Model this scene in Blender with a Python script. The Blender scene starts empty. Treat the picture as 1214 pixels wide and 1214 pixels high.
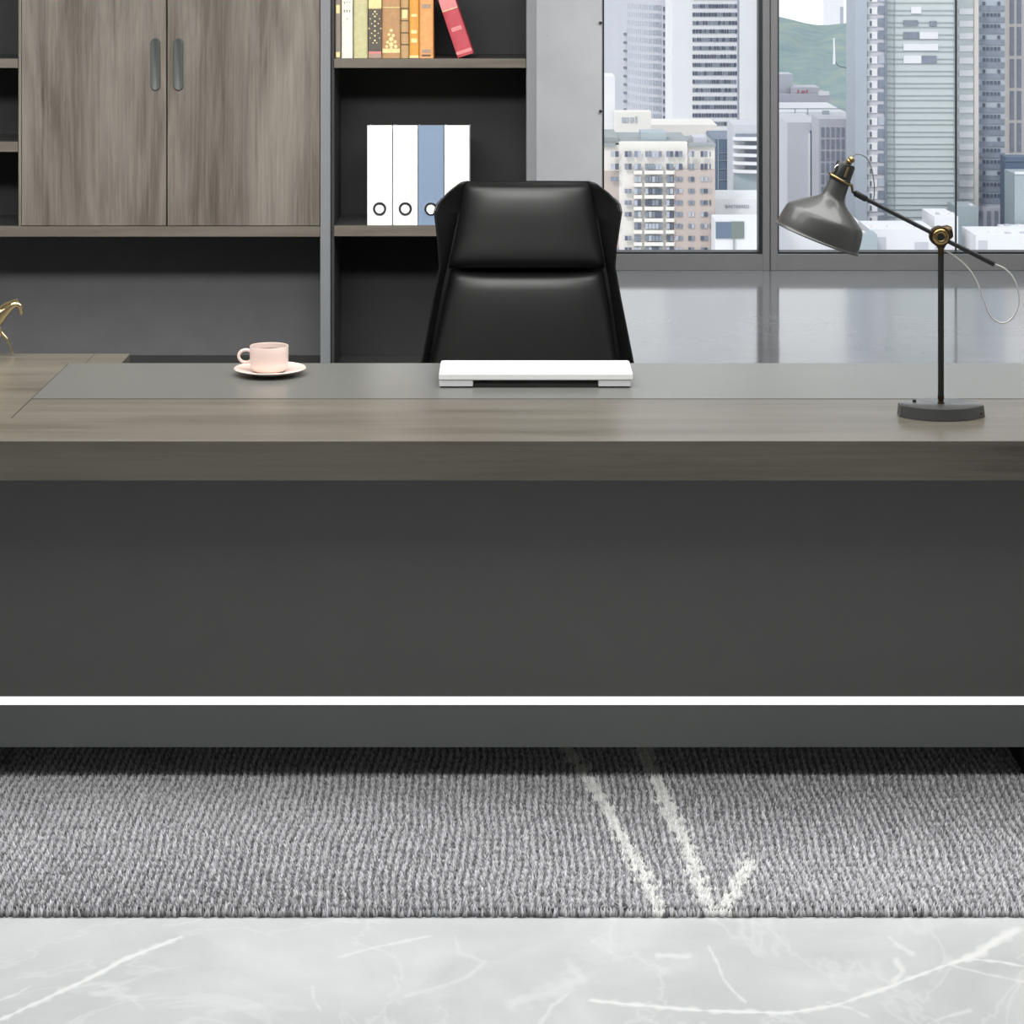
import bpy, bmesh, math, random
import numpy as np
from mathutils import Vector, Matrix, Quaternion
random.seed(7)
rng = np.random.default_rng(7)
sc = bpy.context.scene
COL = sc.collection
F, CX, HY, H = 2850.0, 607.0, -70.0, 1.79      # focal length in pixels, horizon row, eye height

def wp(px, py, D):
    "photo pixel at distance D -> world point"
    return Vector(((px-CX)*D/F, D, H-(py-HY)*D/F))
def flp(px, py, z=0.0):
    D = (H-z)*F/(py-HY)
    return Vector(((px-CX)*D/F, D, z))
def lin(c):
    c = c/255.0
    return c/12.92 if c <= .04045 else ((c+.055)/1.055)**2.4
def rgb(r, g, b): return (lin(r), lin(g), lin(b), 1)

# ------------------------------------------------------------------ materials
def newmat(name):
    m = bpy.data.materials.new(name); m.use_nodes = True
    nt = m.node_tree
    return m, nt, nt.nodes['Principled BSDF']
def N(nt, t, **kw):
    n = nt.nodes.new(t)
    for k, v in kw.items(): setattr(n, k, v)
    return n
def coords(nt, scale=(1,1,1), kind='Object', rot=(0,0,0)):
    tc = N(nt, 'ShaderNodeTexCoord'); mp = N(nt, 'ShaderNodeMapping')
    mp.inputs['Scale'].default_value = scale; mp.inputs['Rotation'].default_value = rot
    nt.links.new(tc.outputs[kind], mp.inputs['Vector'])
    return mp.outputs['Vector']
def ramp(nt, fac, stops):
    r = N(nt, 'ShaderNodeValToRGB')
    el = r.color_ramp.elements
    while len(el) < len(stops): el.new(.5)
    for e, (p, c) in zip(el, stops): e.position = p; e.color = c
    nt.links.new(fac, r.inputs['Fac'])
    return r.outputs['Color']
def noise(nt, vec, scale, detail=4, rough=.55, dist=0):
    n = N(nt, 'ShaderNodeTexNoise')
    n.inputs['Scale'].default_value = scale; n.inputs['Detail'].default_value = detail
    n.inputs['Roughness'].default_value = rough; n.inputs['Distortion'].default_value = dist
    nt.links.new(vec, n.inputs['Vector'])
    return n.outputs['Fac']
def bump(nt, bs, fac, strength, dist=.001):
    b = N(nt, 'ShaderNodeBump'); b.inputs['Strength'].default_value = strength; b.inputs['Distance'].default_value = dist
    nt.links.new(fac, b.inputs['Height']); nt.links.new(b.outputs['Normal'], bs.inputs['Normal'])
def mul(c, k): return (min(1, c[0]*k), min(1, c[1]*k), min(1, c[2]*k), 1)
def pm(name, col, rough=.5, metal=0, var=.06, scale=12, bmp=0, spec=.5, coat=0):
    m, nt, bs = newmat(name)
    v = coords(nt)
    f = noise(nt, v, scale)
    c = ramp(nt, f, [(.3, mul(col, 1-var)), (.7, mul(col, 1+var))])
    nt.links.new(c, bs.inputs['Base Color'])
    bs.inputs['Roughness'].default_value = rough; bs.inputs['Metallic'].default_value = metal
    bs.inputs['Specular IOR Level'].default_value = spec
    bs.inputs['Coat Weight'].default_value = coat
    if bmp: bump(nt, bs, noise(nt, v, scale*20, 2), bmp)
    return m
def wood(name, dark, mid, light, axis, rough=.35, spec=.5, s=1.0, knots=1.0):
    m, nt, bs = newmat(name)
    st = [9, 9, 9]; st[axis] = .9
    st2 = [90, 90, 90]; st2[axis] = 2.2
    st3 = [3.2, 3.2, 3.2]; st3[axis] = .55
    v1 = coords(nt, [a*s for a in st]); v2 = coords(nt, [a*s for a in st2]); v3 = coords(nt, [a*s for a in st3])
    n1 = noise(nt, v1, 1.3, 6, .62, .6*knots); n2 = noise(nt, v2, 1.5, 4, .7); n3 = noise(nt, v3, 1.0, 3, .5, 1.2*knots)
    a = N(nt, 'ShaderNodeMath', operation='MULTIPLY_ADD'); a.inputs[1].default_value = .45
    nt.links.new(n1, a.inputs[0])
    b = N(nt, 'ShaderNodeMath', operation='MULTIPLY'); b.inputs[1].default_value = .25; nt.links.new(n2, b.inputs[0])
    nt.links.new(b.outputs[0], a.inputs[2])
    c = N(nt, 'ShaderNodeMath', operation='MULTIPLY_ADD'); c.inputs[1].default_value = .30
    nt.links.new(n3, c.inputs[0]); nt.links.new(a.outputs[0], c.inputs[2])
    col = ramp(nt, c.outputs[0], [(.36, dark), (.48, mid), (.62, light)])
    nt.links.new(col, bs.inputs['Base Color'])
    bs.inputs['Roughness'].default_value = rough; bs.inputs['Specular IOR Level'].default_value = spec
    bump(nt, bs, n2, .12, .0006)
    return m
M = {}
M['wood_v'] = wood('grey oak upright grain', rgb(70,64,57), rgb(106,99,91), rgb(134,127,118), 2, .55, .25, 1, 1.6)
M['wood_x'] = wood('grey oak lengthwise grain', rgb(66,61,53), rgb(98,93,84), rgb(116,111,101), 0, .33, .5, .8, .5)
M['wood_edge'] = wood('grey oak edge band', rgb(88,82,74), rgb(104,97,88), rgb(116,109,100), 0, .5, .3)
M['dark_board'] = pm('charcoal laminate', rgb(58,58,58), .55, spec=.3)
M['inner_dark'] = pm('black back board', rgb(42,42,43), .6, spec=.3)  # back board colour darkened to carry the shade between the shelves
M['inner'] = pm('dark grey back board', rgb(94,94,95), .6, spec=.3)  # same board, colour lightened to carry the light in the niche
M['post'] = pm('steel grey laminate', rgb(120,122,124), .45, var=.03)
M['inlay'] = pm('slate grey desk inlay', rgb(104,105,101), .30, var=.02, spec=.6)
M['panel'] = pm('charcoal desk panel', rgb(98,98,97), .5, var=.02, spec=.35)
M['panel2'] = pm('charcoal green desk panel', rgb(108,111,109), .5, var=.02, spec=.35)
M['black'] = pm('matt black board', rgb(14,14,14), .7)
M['handle'] = pm('gunmetal handle', rgb(84,88,86), .55, .2)
M['leather'] = pm('black leather', rgb(20,20,20), .40, var=.1, scale=30, bmp=.06, spec=.42)
M['leather_in'] = pm('dark leather shell', rgb(28,28,28), .33, var=.1, scale=30, bmp=.12)
M['plastic_black'] = pm('black plastic', rgb(24,24,24), .4)
M['chrome'] = pm('polished chrome', rgb(200,200,200), .12, 1)
M['white_plastic'] = pm('white plastic', rgb(240,240,240), .35, var=.01)
M['white_shade'] = pm('pale grey plastic', rgb(222,222,224), .35, var=.01)
M['hinge_grey'] = pm('dark grey plastic', rgb(72,72,74), .4)
M['pink'] = pm('pale pink glazed ceramic', rgb(238,216,206), .28, var=.02, coat=.4)
M['coffee'] = pm('coffee', rgb(60,36,22), .1)
M['lamp'] = pm('grey lamp enamel', rgb(64,64,63), .42, var=.02, spec=.6, coat=.3)
M['lamp_in'] = pm('white lamp lining', rgb(225,225,220), .5)
M['lamp_dark'] = pm('blackened steel', rgb(52,54,54), .35, .5)
M['brass'] = pm('aged brass', rgb(164,142,96), .28, 1, var=.15, scale=60)
M['brass_dark'] = pm('dark bronze', rgb(76,62,46), .35, 1, var=.2, scale=60)
M['cable'] = pm('light grey cable', rgb(196,196,194), .4)
M['cable2'] = pm('grey cable', rgb(120,118,112), .4)
M['gold'] = pm('polished gold', rgb(232,212,164), .08, 1, var=.04)
M['binder'] = pm('white binder card', rgb(246,246,248), .5, var=.005)
M['binder_blue'] = pm('dusty blue binder card', rgb(128,147,172), .5, var=.02)
M['paper'] = pm('book paper', rgb(226,216,196), .8, var=.05, scale=60)
M['frame'] = pm('grey window frame', rgb(120,120,120), .4, var=.02)
M['gasket'] = pm('black gasket', rgb(16,17,20), .5)
M['wallpaint'] = pm('pale wall paint', rgb(208,208,206), .8, var=.01)
M['ceil'] = pm('white ceiling paint', rgb(232,232,230), .85, var=.01)

# led strip: a lit line on the desk front
m, nt, bs = newmat('white light strip'); M['led'] = m
v = coords(nt); c = ramp(nt, noise(nt, v, 5), [(.3, (.95,.95,.95,1)), (.7, (1,1,1,1))])
nt.links.new(c, bs.inputs['Base Color']); nt.links.new(c, bs.inputs['Emission Color'])
bs.inputs['Emission Strength'].default_value = 1.0
# concrete column
m, nt, bs = newmat('pale concrete'); M['concrete'] = m
v = coords(nt)
c1 = ramp(nt, noise(nt, v, 2.5, 6, .6), [(.3, rgb(190,191,193)), (.7, rgb(204,205,206))])
vo = noise(nt, v, 26, 3, .75, .8)
sp = ramp(nt, vo, [(.70, (0,0,0,1)), (.76, (1,1,1,1))])
mx = N(nt, 'ShaderNodeMixRGB'); nt.links.new(sp, mx.inputs[0]); nt.links.new(c1, mx.inputs[1]); mx.inputs[2].default_value = rgb(130,130,128)
nt.links.new(mx.outputs[0], bs.inputs['Base Color']); bs.inputs['Roughness'].default_value = .8
# window glass: thin, clear, faint reflection
m, nt, bs = newmat('clear window glass'); M['glass'] = m
out = nt.nodes['Material Output']; nt.nodes.remove(bs)
tr = N(nt, 'ShaderNodeBsdfTransparent'); gl = N(nt, 'ShaderNodeBsdfGlossy'); gl.inputs['Roughness'].default_value = .02
mxs = N(nt, 'ShaderNodeMixShader'); fr = N(nt, 'ShaderNodeFresnel'); fr.inputs['IOR'].default_value = 1.3
v = coords(nt); c = ramp(nt, noise(nt, v, .8), [(.3, (.96,.975,.985,1)), (.7, (.98,.99,1,1))])
nt.links.new(c, tr.inputs['Color']); nt.links.new(fr.outputs[0], mxs.inputs[0])
nt.links.new(tr.outputs[0], mxs.inputs[1]); nt.links.new(gl.outputs[0], mxs.inputs[2]); nt.links.new(mxs.outputs[0], out.inputs['Surface'])
# marble, vein weights stored on the slab
m, nt, bs = newmat('pale grey veined marble'); M['marble'] = m
v = coords(nt)
c1 = ramp(nt, noise(nt, v, 3.2, 8, .62, .5), [(.28, rgb(184,187,188)), (.5, rgb(197,199,200)), (.72, rgb(209,211,212))])
at = N(nt, 'ShaderNodeAttribute', attribute_name='vein')
mx = N(nt, 'ShaderNodeMixRGB'); nt.links.new(at.outputs['Fac'], mx.inputs[0]); nt.links.new(c1, mx.inputs[1]); mx.inputs[2].default_value = rgb(228,229,228)
wn = noise(nt, v, 1.1, 5, .6, 2.2)
w2 = ramp(nt, wn, [(.486, (0,0,0,1)), (.5, (.35,.35,.35,1)), (.514, (0,0,0,1))])
mx2 = N(nt, 'ShaderNodeMixRGB'); nt.links.new(w2, mx2.inputs[0]); nt.links.new(mx.outputs[0], mx2.inputs[1]); mx2.inputs[2].default_value = rgb(222,223,223)
nt.links.new(mx2.outputs[0], bs.inputs['Base Color']); bs.inputs['Roughness'].default_value = .38; bs.inputs['Specular IOR Level'].default_value = .35
# polished floor at the window
m, nt, bs = newmat('polished grey stone'); M['polished'] = m
v = coords(nt)
c1 = ramp(nt, noise(nt, v, 1.6, 5, .6), [(.3, rgb(128,130,133)), (.7, rgb(140,142,145))])
nt.links.new(c1, bs.inputs['Base Color']); bs.inputs['Roughness'].default_value = .09; bs.inputs['IOR'].default_value = 1.55
v2 = coords(nt, (.5, 3.0, 1)); bump(nt, bs, noise(nt, v2, 2.2, 1), .03, .015)
# rug
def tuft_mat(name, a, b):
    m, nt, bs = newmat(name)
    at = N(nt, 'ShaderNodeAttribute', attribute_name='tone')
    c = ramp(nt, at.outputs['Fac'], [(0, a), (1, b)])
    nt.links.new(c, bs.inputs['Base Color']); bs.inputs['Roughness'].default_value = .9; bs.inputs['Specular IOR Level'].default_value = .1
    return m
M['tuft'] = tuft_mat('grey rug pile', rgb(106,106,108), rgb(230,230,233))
M['tuft_w'] = tuft_mat('white rug pile', rgb(205,205,203), rgb(250,250,248))
M['rugbase'] = pm('rug backing', rgb(96,96,100), .9, var=.15, scale=80)
# city: distance haze is put into the pale base colours
def cm(name, r, g, b, rough=.8, var=.03, scale=.08): 
    M[name] = pm(name, rgb(r,g,b), rough, var=var, scale=scale)
cm('city_white', 222,223,226); cm('city_cream', 226,222,216); cm('city_brick', 188,175,168, var=.04, scale=2)
cm('city_grey', 190,192,199); cm('city_bluegrey', 168,176,186); cm('city_lilac', 178,179,188)
cm('city_glass', 160,172,178, .5); cm('city_glass_dark', 100,116,136, .4); cm('city_green_glass', 192,199,200, .6)
cm('win_dark', 84,92,110, .45, .25, .6); cm('win_mid', 126,134,148, .45, .15, .6); cm('win_pale', 172,178,188, .5, .1, .6)
cm('city_line', 158,167,170); cm('city_roof', 150,156,158); cm('city_sage', 118,128,124); cm('city_beige', 206,200,196)
cm('city_navy', 92,108,130, .4); cm('ground_city', 214,216,218, .9, .08, .02); cm('sign_grey', 128,132,142); cm('sign_red', 190,120,120)
m, nt, bs = newmat('wooded hillside'); M['hill'] = m  # blue-green tones with the distance haze mixed in
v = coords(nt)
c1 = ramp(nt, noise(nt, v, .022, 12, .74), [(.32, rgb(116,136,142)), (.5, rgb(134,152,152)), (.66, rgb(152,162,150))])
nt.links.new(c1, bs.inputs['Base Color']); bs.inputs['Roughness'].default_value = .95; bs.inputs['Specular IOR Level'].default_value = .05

# ------------------------------------------------------------------ object helpers
LOC = {}
def _loc(o): return LOC.get(o.name, Vector((0,0,0)))
def thing(name, label, cat, loc, group=None):
    o = bpy.data.objects.new(name, None); COL.objects.link(o)
    o.location = loc; o.empty_display_size = .05
    o['label'] = label; o['category'] = cat
    if group: o['group'] = group
    LOC[o.name] = Vector(loc)
    return o
def tag(o, label, cat, group=None):
    o['label'] = label; o['category'] = cat
    if group: o['group'] = group
    return o
def obj(name, bm, mat, parent=None, origin=None, smooth=False, bev=0, label=None):
    "bm is in world coordinates; the mesh is stored relative to its parent's base"
    base = _loc(parent) if parent else Vector(origin if origin is not None else (0,0,0))
    bmesh.ops.translate(bm, verts=bm.verts, vec=-base)
    bmesh.ops.recalc_face_normals(bm, faces=bm.faces)
    me = bpy.data.meshes.new(name); bm.to_mesh(me); bm.free()
    for mm in (mat if isinstance(mat, (list, tuple)) else [mat]): me.materials.append(M[mm] if isinstance(mm, str) else mm)
    o = bpy.data.objects.new(name, me); COL.objects.link(o)
    if parent: o.parent = parent
    else: o.location = base
    LOC[o.name] = base
    if smooth:
        me.polygons.foreach_set('use_smooth', [True]*len(me.polygons))
        try: me.set_sharp_from_angle(angle=math.radians(smooth if smooth is not True else 40))
        except Exception: pass
    if bev:
        b = o.modifiers.new('bevel', 'BEVEL'); b.width = bev; b.segments = 2; b.limit_method = 'ANGLE'
    if label: o['label'] = label
    return o
def struct(name, bm, mat, parent=None, **kw):
    o = obj(name, bm, mat, parent, **kw)
    if not parent: o['kind'] = 'structure'
    return o
def box(bm, x0, x1, y0, y1, z0, z1, mi=0):
    vs = [bm.verts.new(p) for p in ((x0,y0,z0),(x1,y0,z0),(x1,y1,z0),(x0,y1,z0),(x0,y0,z1),(x1,y0,z1),(x1,y1,z1),(x0,y1,z1))]
    for f in ((0,1,2,3),(4,5,6,7),(0,1,5,4),(1,2,6,5),(2,3,7,6),(3,0,4,7)):
        fc = bm.faces.new([vs[i] for i in f]); fc.material_index = mi
    return vs
def bx(*a, **k):
    bm = bmesh.new(); box(bm, *a, **k); return bm
def pbx(bm, px0, px1, py0, py1, D, dep, mi=0):
    "box whose front face spans those pixels at distance D"
    a = wp(px0, py1, D); b = wp(px1, py0, D)
    return box(bm, a.x, b.x, D, D+dep, a.z, b.z, mi)
def pb(*a, **k):
    bm = bmesh.new(); pbx(bm, *a, **k); return bm
def lathe(bm, prof, origin=(0,0,0), axis=(0,0,1), seg=48, mi=0, closed=False):
    q = Vector((0,0,1)).rotation_difference(Vector(axis).normalized())
    rings = []
    for r, t in prof:
        if r < 1e-6: rings.append([bm.verts.new(Vector(origin)+q@Vector((0,0,t)))])
        else: rings.append([bm.verts.new(Vector(origin)+q@Vector((r*math.cos(2*math.pi*i/seg), r*math.sin(2*math.pi*i/seg), t))) for i in range(seg)])
    pairs = list(zip(rings, rings[1:]))
    if closed: pairs.append((rings[-1], rings[0]))
    for a, b in pairs:
        for i in range(seg):
            j = (i+1) % seg
            if len(a) == 1 and len(b) == 1: continue
            if len(a) == 1: f = bm.faces.new((a[0], b[i], b[j]))
            elif len(b) == 1: f = bm.faces.new((a[i], b[0], a[j]))
            else: f = bm.faces.new((a[i], b[i], b[j], a[j]))
            f.material_index = mi
def cr(pts, n=8):
    pts = [Vector(p) for p in pts]; P = [pts[0]*2-pts[1]]+pts+[pts[-1]*2-pts[-2]]; out = []
    for i in range(1, len(P)-2):
        for k in range(n):
            t = k/n; a, b, c, d = P[i-1:i+3]
            out.append(.5*((2*b)+(c-a)*t+(2*a-5*b+4*c-d)*t*t+(3*b-a-3*c+d)*t**3))
    return out+[pts[-1]]
def tube(bm, pts, r, seg=12, smooth=0, mi=0):
    if smooth: pts = cr(pts, smooth)
    pts = [Vector(p) for p in pts]
    rr = r if isinstance(r, (list, tuple)) else [r]*len(pts)
    if len(rr) != len(pts): rr = [rr[0]+(rr[-1]-rr[0])*i/(len(pts)-1) for i in range(len(pts))]
    rings = []; up = None
    for i, p in enumerate(pts):
        t = (pts[min(i+1, len(pts)-1)]-pts[max(i-1, 0)]).normalized()
        if up is None:
            up = Vector((0,1,0)) if abs(t.y) < .9 else Vector((1,0,0))
        s = t.cross(up).normalized(); up = s.cross(t).normalized()
        rings.append([bm.verts.new(p+rr[i]*(math.cos(2*math.pi*k/seg)*s+math.sin(2*math.pi*k/seg)*up)) for k in range(seg)])
    for a, b in zip(rings, rings[1:]):
        for k in range(seg): bm.faces.new((a[k], a[(k+1)%seg], b[(k+1)%seg], b[k])).material_index = mi
    bm.faces.new(rings[0]).material_index = mi; bm.faces.new(rings[-1]).material_index = mi
def tb(pts, r, **k):
    bm = bmesh.new(); tube(bm, pts, r, **k); return bm
def closed_grid(bm, front, back):
    "two matching grids of points joined round their rim"
    nr, nc = len(front), len(front[0])
    A = [[bm.verts.new(p) for p in row] for row in front]; B = [[bm.verts.new(p) for p in row] for row in back]
    for G in (A, B):
        for i in range(nr-1):
            for j in range(nc-1): bm.faces.new((G[i][j], G[i][j+1], G[i+1][j+1], G[i+1][j]))
    for i in range(nr-1):
        for j in (0, nc-1): bm.faces.new((A[i][j], A[i+1][j], B[i+1][j], B[i][j]))
    for j in range(nc-1):
        for i in (0, nr-1): bm.faces.new((A[i][j], A[i][j+1], B[i][j+1], B[i][j]))
def prism(bm, pts, z0, z1, inset=0):
    c = sum((Vector(p) for p in pts), Vector((0,0)))/len(pts)
    a = [bm.verts.new((x, y, z0)) for x, y in pts]
    b = [bm.verts.new((c.x+(x-c.x)*(1-inset), c.y+(y-c.y)*(1-inset), z1)) for x, y in pts]
    n = len(pts); bm.faces.new(a); bm.faces.new(b)
    for i in range(n): bm.faces.new((a[i], a[(i+1)%n], b[(i+1)%n], b[i]))

# ================================================================== SETTING
WD = 13.06                       # distance of the window wall
XL, XR, YB, ZC = -4.2, 4.2, -1.6, 3.0
# --- marble floor, finely divided where its veins show
VE = [  # (photo pixels along a vein, half widths in pixels, strength)
 ([(0,1209),(60,1181),(110,1158),(150,1136),(185,1123),(215,1110)], 2.6, 1.0),
 ([(0,1186),(20,1178),(36,1169)], 1.5, .6),
 ([(90,1170),(120,1165),(150,1172),(110,1178),(160,1182)], 3.5, .35),
 ([(700,1186),(740,1190),(830,1198),(930,1201),(990,1192),(1060,1168),(1110,1148),(1150,1135)], 2.4, 1.0),
 ([(1145,1137),(1165,1128),(1182,1114),(1202,1105)], 6.5, .9),
 ([(1150,1137),(1185,1140),(1214,1146)], 1.6, .9),
 ([(1130,1145),(1170,1155),(1214,1164)], 1.2, .6),
 ([(840,1122),(850,1140),(857,1160),(870,1176),(884,1188)], 1.6, .7),
 ([(607,1190),(640,1180),(665,1170),(690,1160),(676,1146)], 8, .35),
 ([(640,1214),(655,1192),(672,1180)], 3.0, .5),
 ([(1060,1164),(1070,1150),(1062,1140)], 4.0, .7),
 ([(1055,1112),(1068,1124),(1082,1130)], 3.0, .6),
 ([(980,1188),(1010,1196),(1030,1206)], 1.3, .6),
 ([(780,1132),(815,1134)], 3.5, .6), ([(400,1135),(450,1122),(512,1109)], 1.6, .55),
 ([(540,1112),(545,1130),(575,1140),(552,1160),(480,1182)], 2.4, .35),
 ([(370,1170),(372,1186),(380,1197)], 1.6, .6), ([(250,1200),(310,1192),(360,1196)], 5.0, .2),
 ([(120,1168),(150,1180),(170,1196)], 1.5, .4), ([(1100,1214),(1120,1206),(1150,1198)], 2, .5)]
def vein_field(X, Y, veins, z=0.0):
    PX = CX+X*F/Y; PY = HY+(H-z)*F/Y
    n1 = np.sin(PX*.17+PY*.3)+np.sin(PX*.29-PY*.21+1.3)+np.sin(PX*.07+PY*.5+.6)
    w = np.zeros_like(PX)
    for pts, hw, st in veins:
        for (x0, y0), (x1, y1) in zip(pts, pts[1:]):
            dx, dy = x1-x0, y1-y0
            t = np.clip(((PX-x0)*dx+(PY-y0)*dy)/(dx*dx+dy*dy), 0, 1)
            d = np.hypot(PX-x0-t*dx, (PY-y0-t*dy))
            ww = hw*(1+.28*n1)
            w = np.maximum(w, st*np.clip(1.15-d/np.maximum(ww, .6)*.9, 0, 1))
    return w
xs = np.concatenate([np.linspace(XL, -1.05, 8)[:-1], np.arange(-1.05, 1.05, .0032), np.linspace(1.05, XR, 8)])
ys = np.concatenate([np.linspace(YB, 3.9, 8)[:-1], np.arange(3.9, 4.46, .004), np.linspace(4.46, 5.9, 5)])
Xg, Yg = np.meshgrid(xs, ys); nx, ny = len(xs), len(ys)
co = np.stack([Xg.ravel(), Yg.ravel(), np.zeros(Xg.size)], 1)
i0 = (np.arange(ny-1)[:, None]*nx+np.arange(nx-1)[None, :]).ravel()
fc = np.stack([i0, i0+1, i0+nx+1, i0+nx], 1)
def mesh_np(name, co, fc, matidx=None):
    me = bpy.data.meshes.new(name); k = fc.shape[1]
    me.vertices.add(len(co)); me.vertices.foreach_set('co', co.astype(np.float32).ravel())
    me.loops.add(fc.size); me.loops.foreach_set('vertex_index', fc.astype(np.int32).ravel())
    me.polygons.add(len(fc)); me.polygons.foreach_set('loop_start', np.arange(0, fc.size, k, dtype=np.int32))
    if matidx is not None: me.polygons.foreach_set('material_index', matidx.astype(np.int32))
    me.update(calc_edges=True); me.validate()
    return me
me = mesh_np('floor', co, fc)
at = me.attributes.new('vein', 'FLOAT', 'POINT')
vf = np.where((Yg > 3.85) & (Yg < 4.5) & (abs(Xg) < 1.06), vein_field(Xg, np.maximum(Yg, 1), VE), 0)
at.data.foreach_set('value', vf.astype(np.float32).ravel())
me.materials.append(M['marble'])
fl = bpy.data.objects.new('floor', me); COL.objects.link(fl); fl['kind'] = 'structure'
struct('floor_polished', bx(XL, XR, 5.9, WD+.12, -.05, 0), 'polished')
bm = bmesh.new(); box(bm, XL-.1, XR+.1, YB-.1, WD+.2, ZC, ZC+.1); struct('ceiling', bm, 'ceil')
struct('wall_left', bx(XL-.1, XL, YB, WD+.2, 0, ZC), 'wallpaint')
struct('wall_right', bx(XR, XR+.1, YB, WD+.2, 0, ZC), 'wallpaint')
struct('wall_front', bx(XL, XR, YB-.1, YB, 0, ZC), 'wallpaint')
CB = 8.04                        # back of the cabinets
cx1 = wp(636, 0, 7.7).x
struct('wall_back', bx(XL, cx1-.01, CB, WD-.3, 0, ZC), 'wallpaint')
# column beside the window
c0 = wp(600, 0, WD).x; c1 = wp(713.5, 0, WD).x
bm = bx(c0-.3, c1, WD-.02, WD+.35, 0, ZC); struct('wall_column', bm, 'concrete', bev=.004)
bm = bmesh.new()
for py in (27, 132, 237):
    p = wp(712, py, WD-.03); lathe(bm, [(0,-.01),(.008,-.008),(.008,.012),(0,.012)], p, (0,-1,0), 12)
# small dark bolts on the column edge belong to the frame
# windows
zt = 2.93; zb0 = 0.0; zb1 = wp(0, 301, WD).z
xa = c1; xm0 = wp(904, 0, WD).x; xm1 = wp(922, 0, WD).x; xe = XR-.02
def window(idx, x0, x1, left_stile, right_stile, joint=None, bolts=None):
    w = bpy.data.objects.new('window_%d' % idx, None); COL.objects.link(w); w['kind'] = 'structure'
    w.location = (x0, WD, 0); LOC[w.name] = Vector((x0, WD, 0))
    bm = bmesh.new()
    box(bm, x0, x1, WD, WD+.12, zb0, zb1); box(bm, x0, x1, WD, WD+.12, zt, ZC)
    if left_stile: box(bm, x0, x0+left_stile, WD-.004, WD+.12, zb0, zt)
    if right_stile: box(bm, x1-right_stile, x1, WD-.004, WD+.12, zb0, zt)
    obj('window_frame', bm, 'frame', w, bev=.003)
    a, b = x0+left_stile, x1-right_stile
    bm = bmesh.new(); g = .012
    box(bm, a, b, WD+.001, WD+.10, zb1+.0002, zb1+g*.8); box(bm, a, b, WD+.02, WD+.10, zt-g, zt)
    box(bm, a, a+g*.8, WD+.02, WD+.10, zb1, zt); box(bm, b-(.021 if idx == 1 else .008), b-.0002, WD-.003, WD+.10, zb1, zt)
    if joint: box(bm, joint-.004, joint+.004, WD+.05, WD+.07, zb1, zt)
    obj('gasket', bm, 'gasket', w)
    obj('glass_pane', bx(a, b, WD+.055, WD+.063, zb1, zt), 'glass', w)
    if bolts: obj('bolt', bolts, 'gasket', w)
    return w
window(1, xa, (xm0+xm1)/2-.002, .004, (xm1-xm0)/2-.002, bolts=bm)
window(2, (xm0+xm1)/2+.002, xe, (xm1-xm0)/2-.002, .06, joint=wp(1135.5, 0, WD).x)
struct('trim_1', bx(xe, XR, WD-.02, WD+.12, 0, ZC), 'frame')

# ================================================================== CABINETS
CF = 7.70
def zc(py): return wp(0, py, CF).z
def xc(px): return wp(px, 0, CF).x
ztop = 2.55; zcount = .41
g = 'wall cabinets behind the desk'
cab = thing('storage_cabinet', 'grey wood cabinet with two tall doors and an open niche below', 'cabinet', (xc(190), CF, 0))
xl = xc(-220)
obj('back_panel', bx(xl+.01, xc(380), CB-.03, CB-.01, zc(274), ztop), 'inner_dark', cab)
obj('niche_panel', bx(xl+.01, xc(380), CB-.03, CB-.01, zcount, zc(274)), 'inner', cab)  # back board split here, lower part painted as lit
for a, b, l in ((xl-.03, xl, None), (xc(380), xc(392), None)):
    obj('side_panel', bx(a, b, CF-.012, CB-.01, 0, ztop), 'post', cab, bev=.0015)
obj('divider', bx(xc(22)-.0005, xc(25), CF+.02, CB-.03, zc(267)-.001, ztop-.03), 'dark_board', cab)
obj('top_panel', bx(xl, xc(380), CF, CB-.01, ztop-.03, ztop), 'wood_edge', cab)
def shelf(parent, px0, px1, py0, py1, x0=None):
    a = xc(px0) if x0 is None else x0; b = xc(px1)
    s = obj('shelf', bx(a+.0008, b-.0008, CF+.012, CB-.031, zc(py1), zc(py0)), 'dark_board', parent)
    obj('edge_band', bx(a+.0008, b-.0008, CF-.004, CF+.0118, zc(py1), zc(py0)), 'wood_edge', s, bev=.001)
shelf(cab, 0, 380, 268, 280.5, xl)
for y0, y1 in ((69.5,80.5), (168,180)): shelf(cab, 0, 21.8, y0, y1, xl)
# hinge-side strips and doors
obj('door_stile', bx(xc(22.3), xc(25.6), CF-.004, CF+.014, zc(267.4), ztop-.031), 'wood_v', cab)
for px0, px1, hx in ((26.4, 197.4, 185), (199.0, 379.2, 212)):
    d = obj('door', bx(xc(px0), xc(px1), CF-.008, CF+.012, zc(267.2), ztop-.033), 'wood_v', cab, bev=.0012)
    # recess-edged pull, a stadium-shaped metal bar
    bm = bmesh.new(); r = .0155; z0, z1 = zc(107)+r, zc(45)-r; cxh = xc(hx)
    prof = [(cxh+r*math.cos(t), z1+r*math.sin(t)) for t in np.linspace(0, math.pi, 12)]+[(cxh+r*math.cos(t), z0+r*math.sin(t)) for t in np.linspace(math.pi, 2*math.pi, 12)]
    def ring(k, y): 
        zc0 = (z0+z1)/2
        return [bm.verts.new((cxh+(x-cxh)*k, y, zc0+(z-zc0)*(1-(1-k)*.16))) for x, z in prof]
    R = [ring(1, CF-.008), ring(1, CF-.013), ring(.86, CF-.015), ring(.70, CF-.0145), ring(.5, CF-.011)]
    for a, b in zip(R, R[1:]):
        for i in range(24): bm.faces.new((a[i], a[(i+1)%24], b[(i+1)%24], b[i]))
    bm.faces.new(R[-1]); bm.faces.new(R[0])
    obj('handle', bm, 'handle', d, smooth=50)
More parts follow.
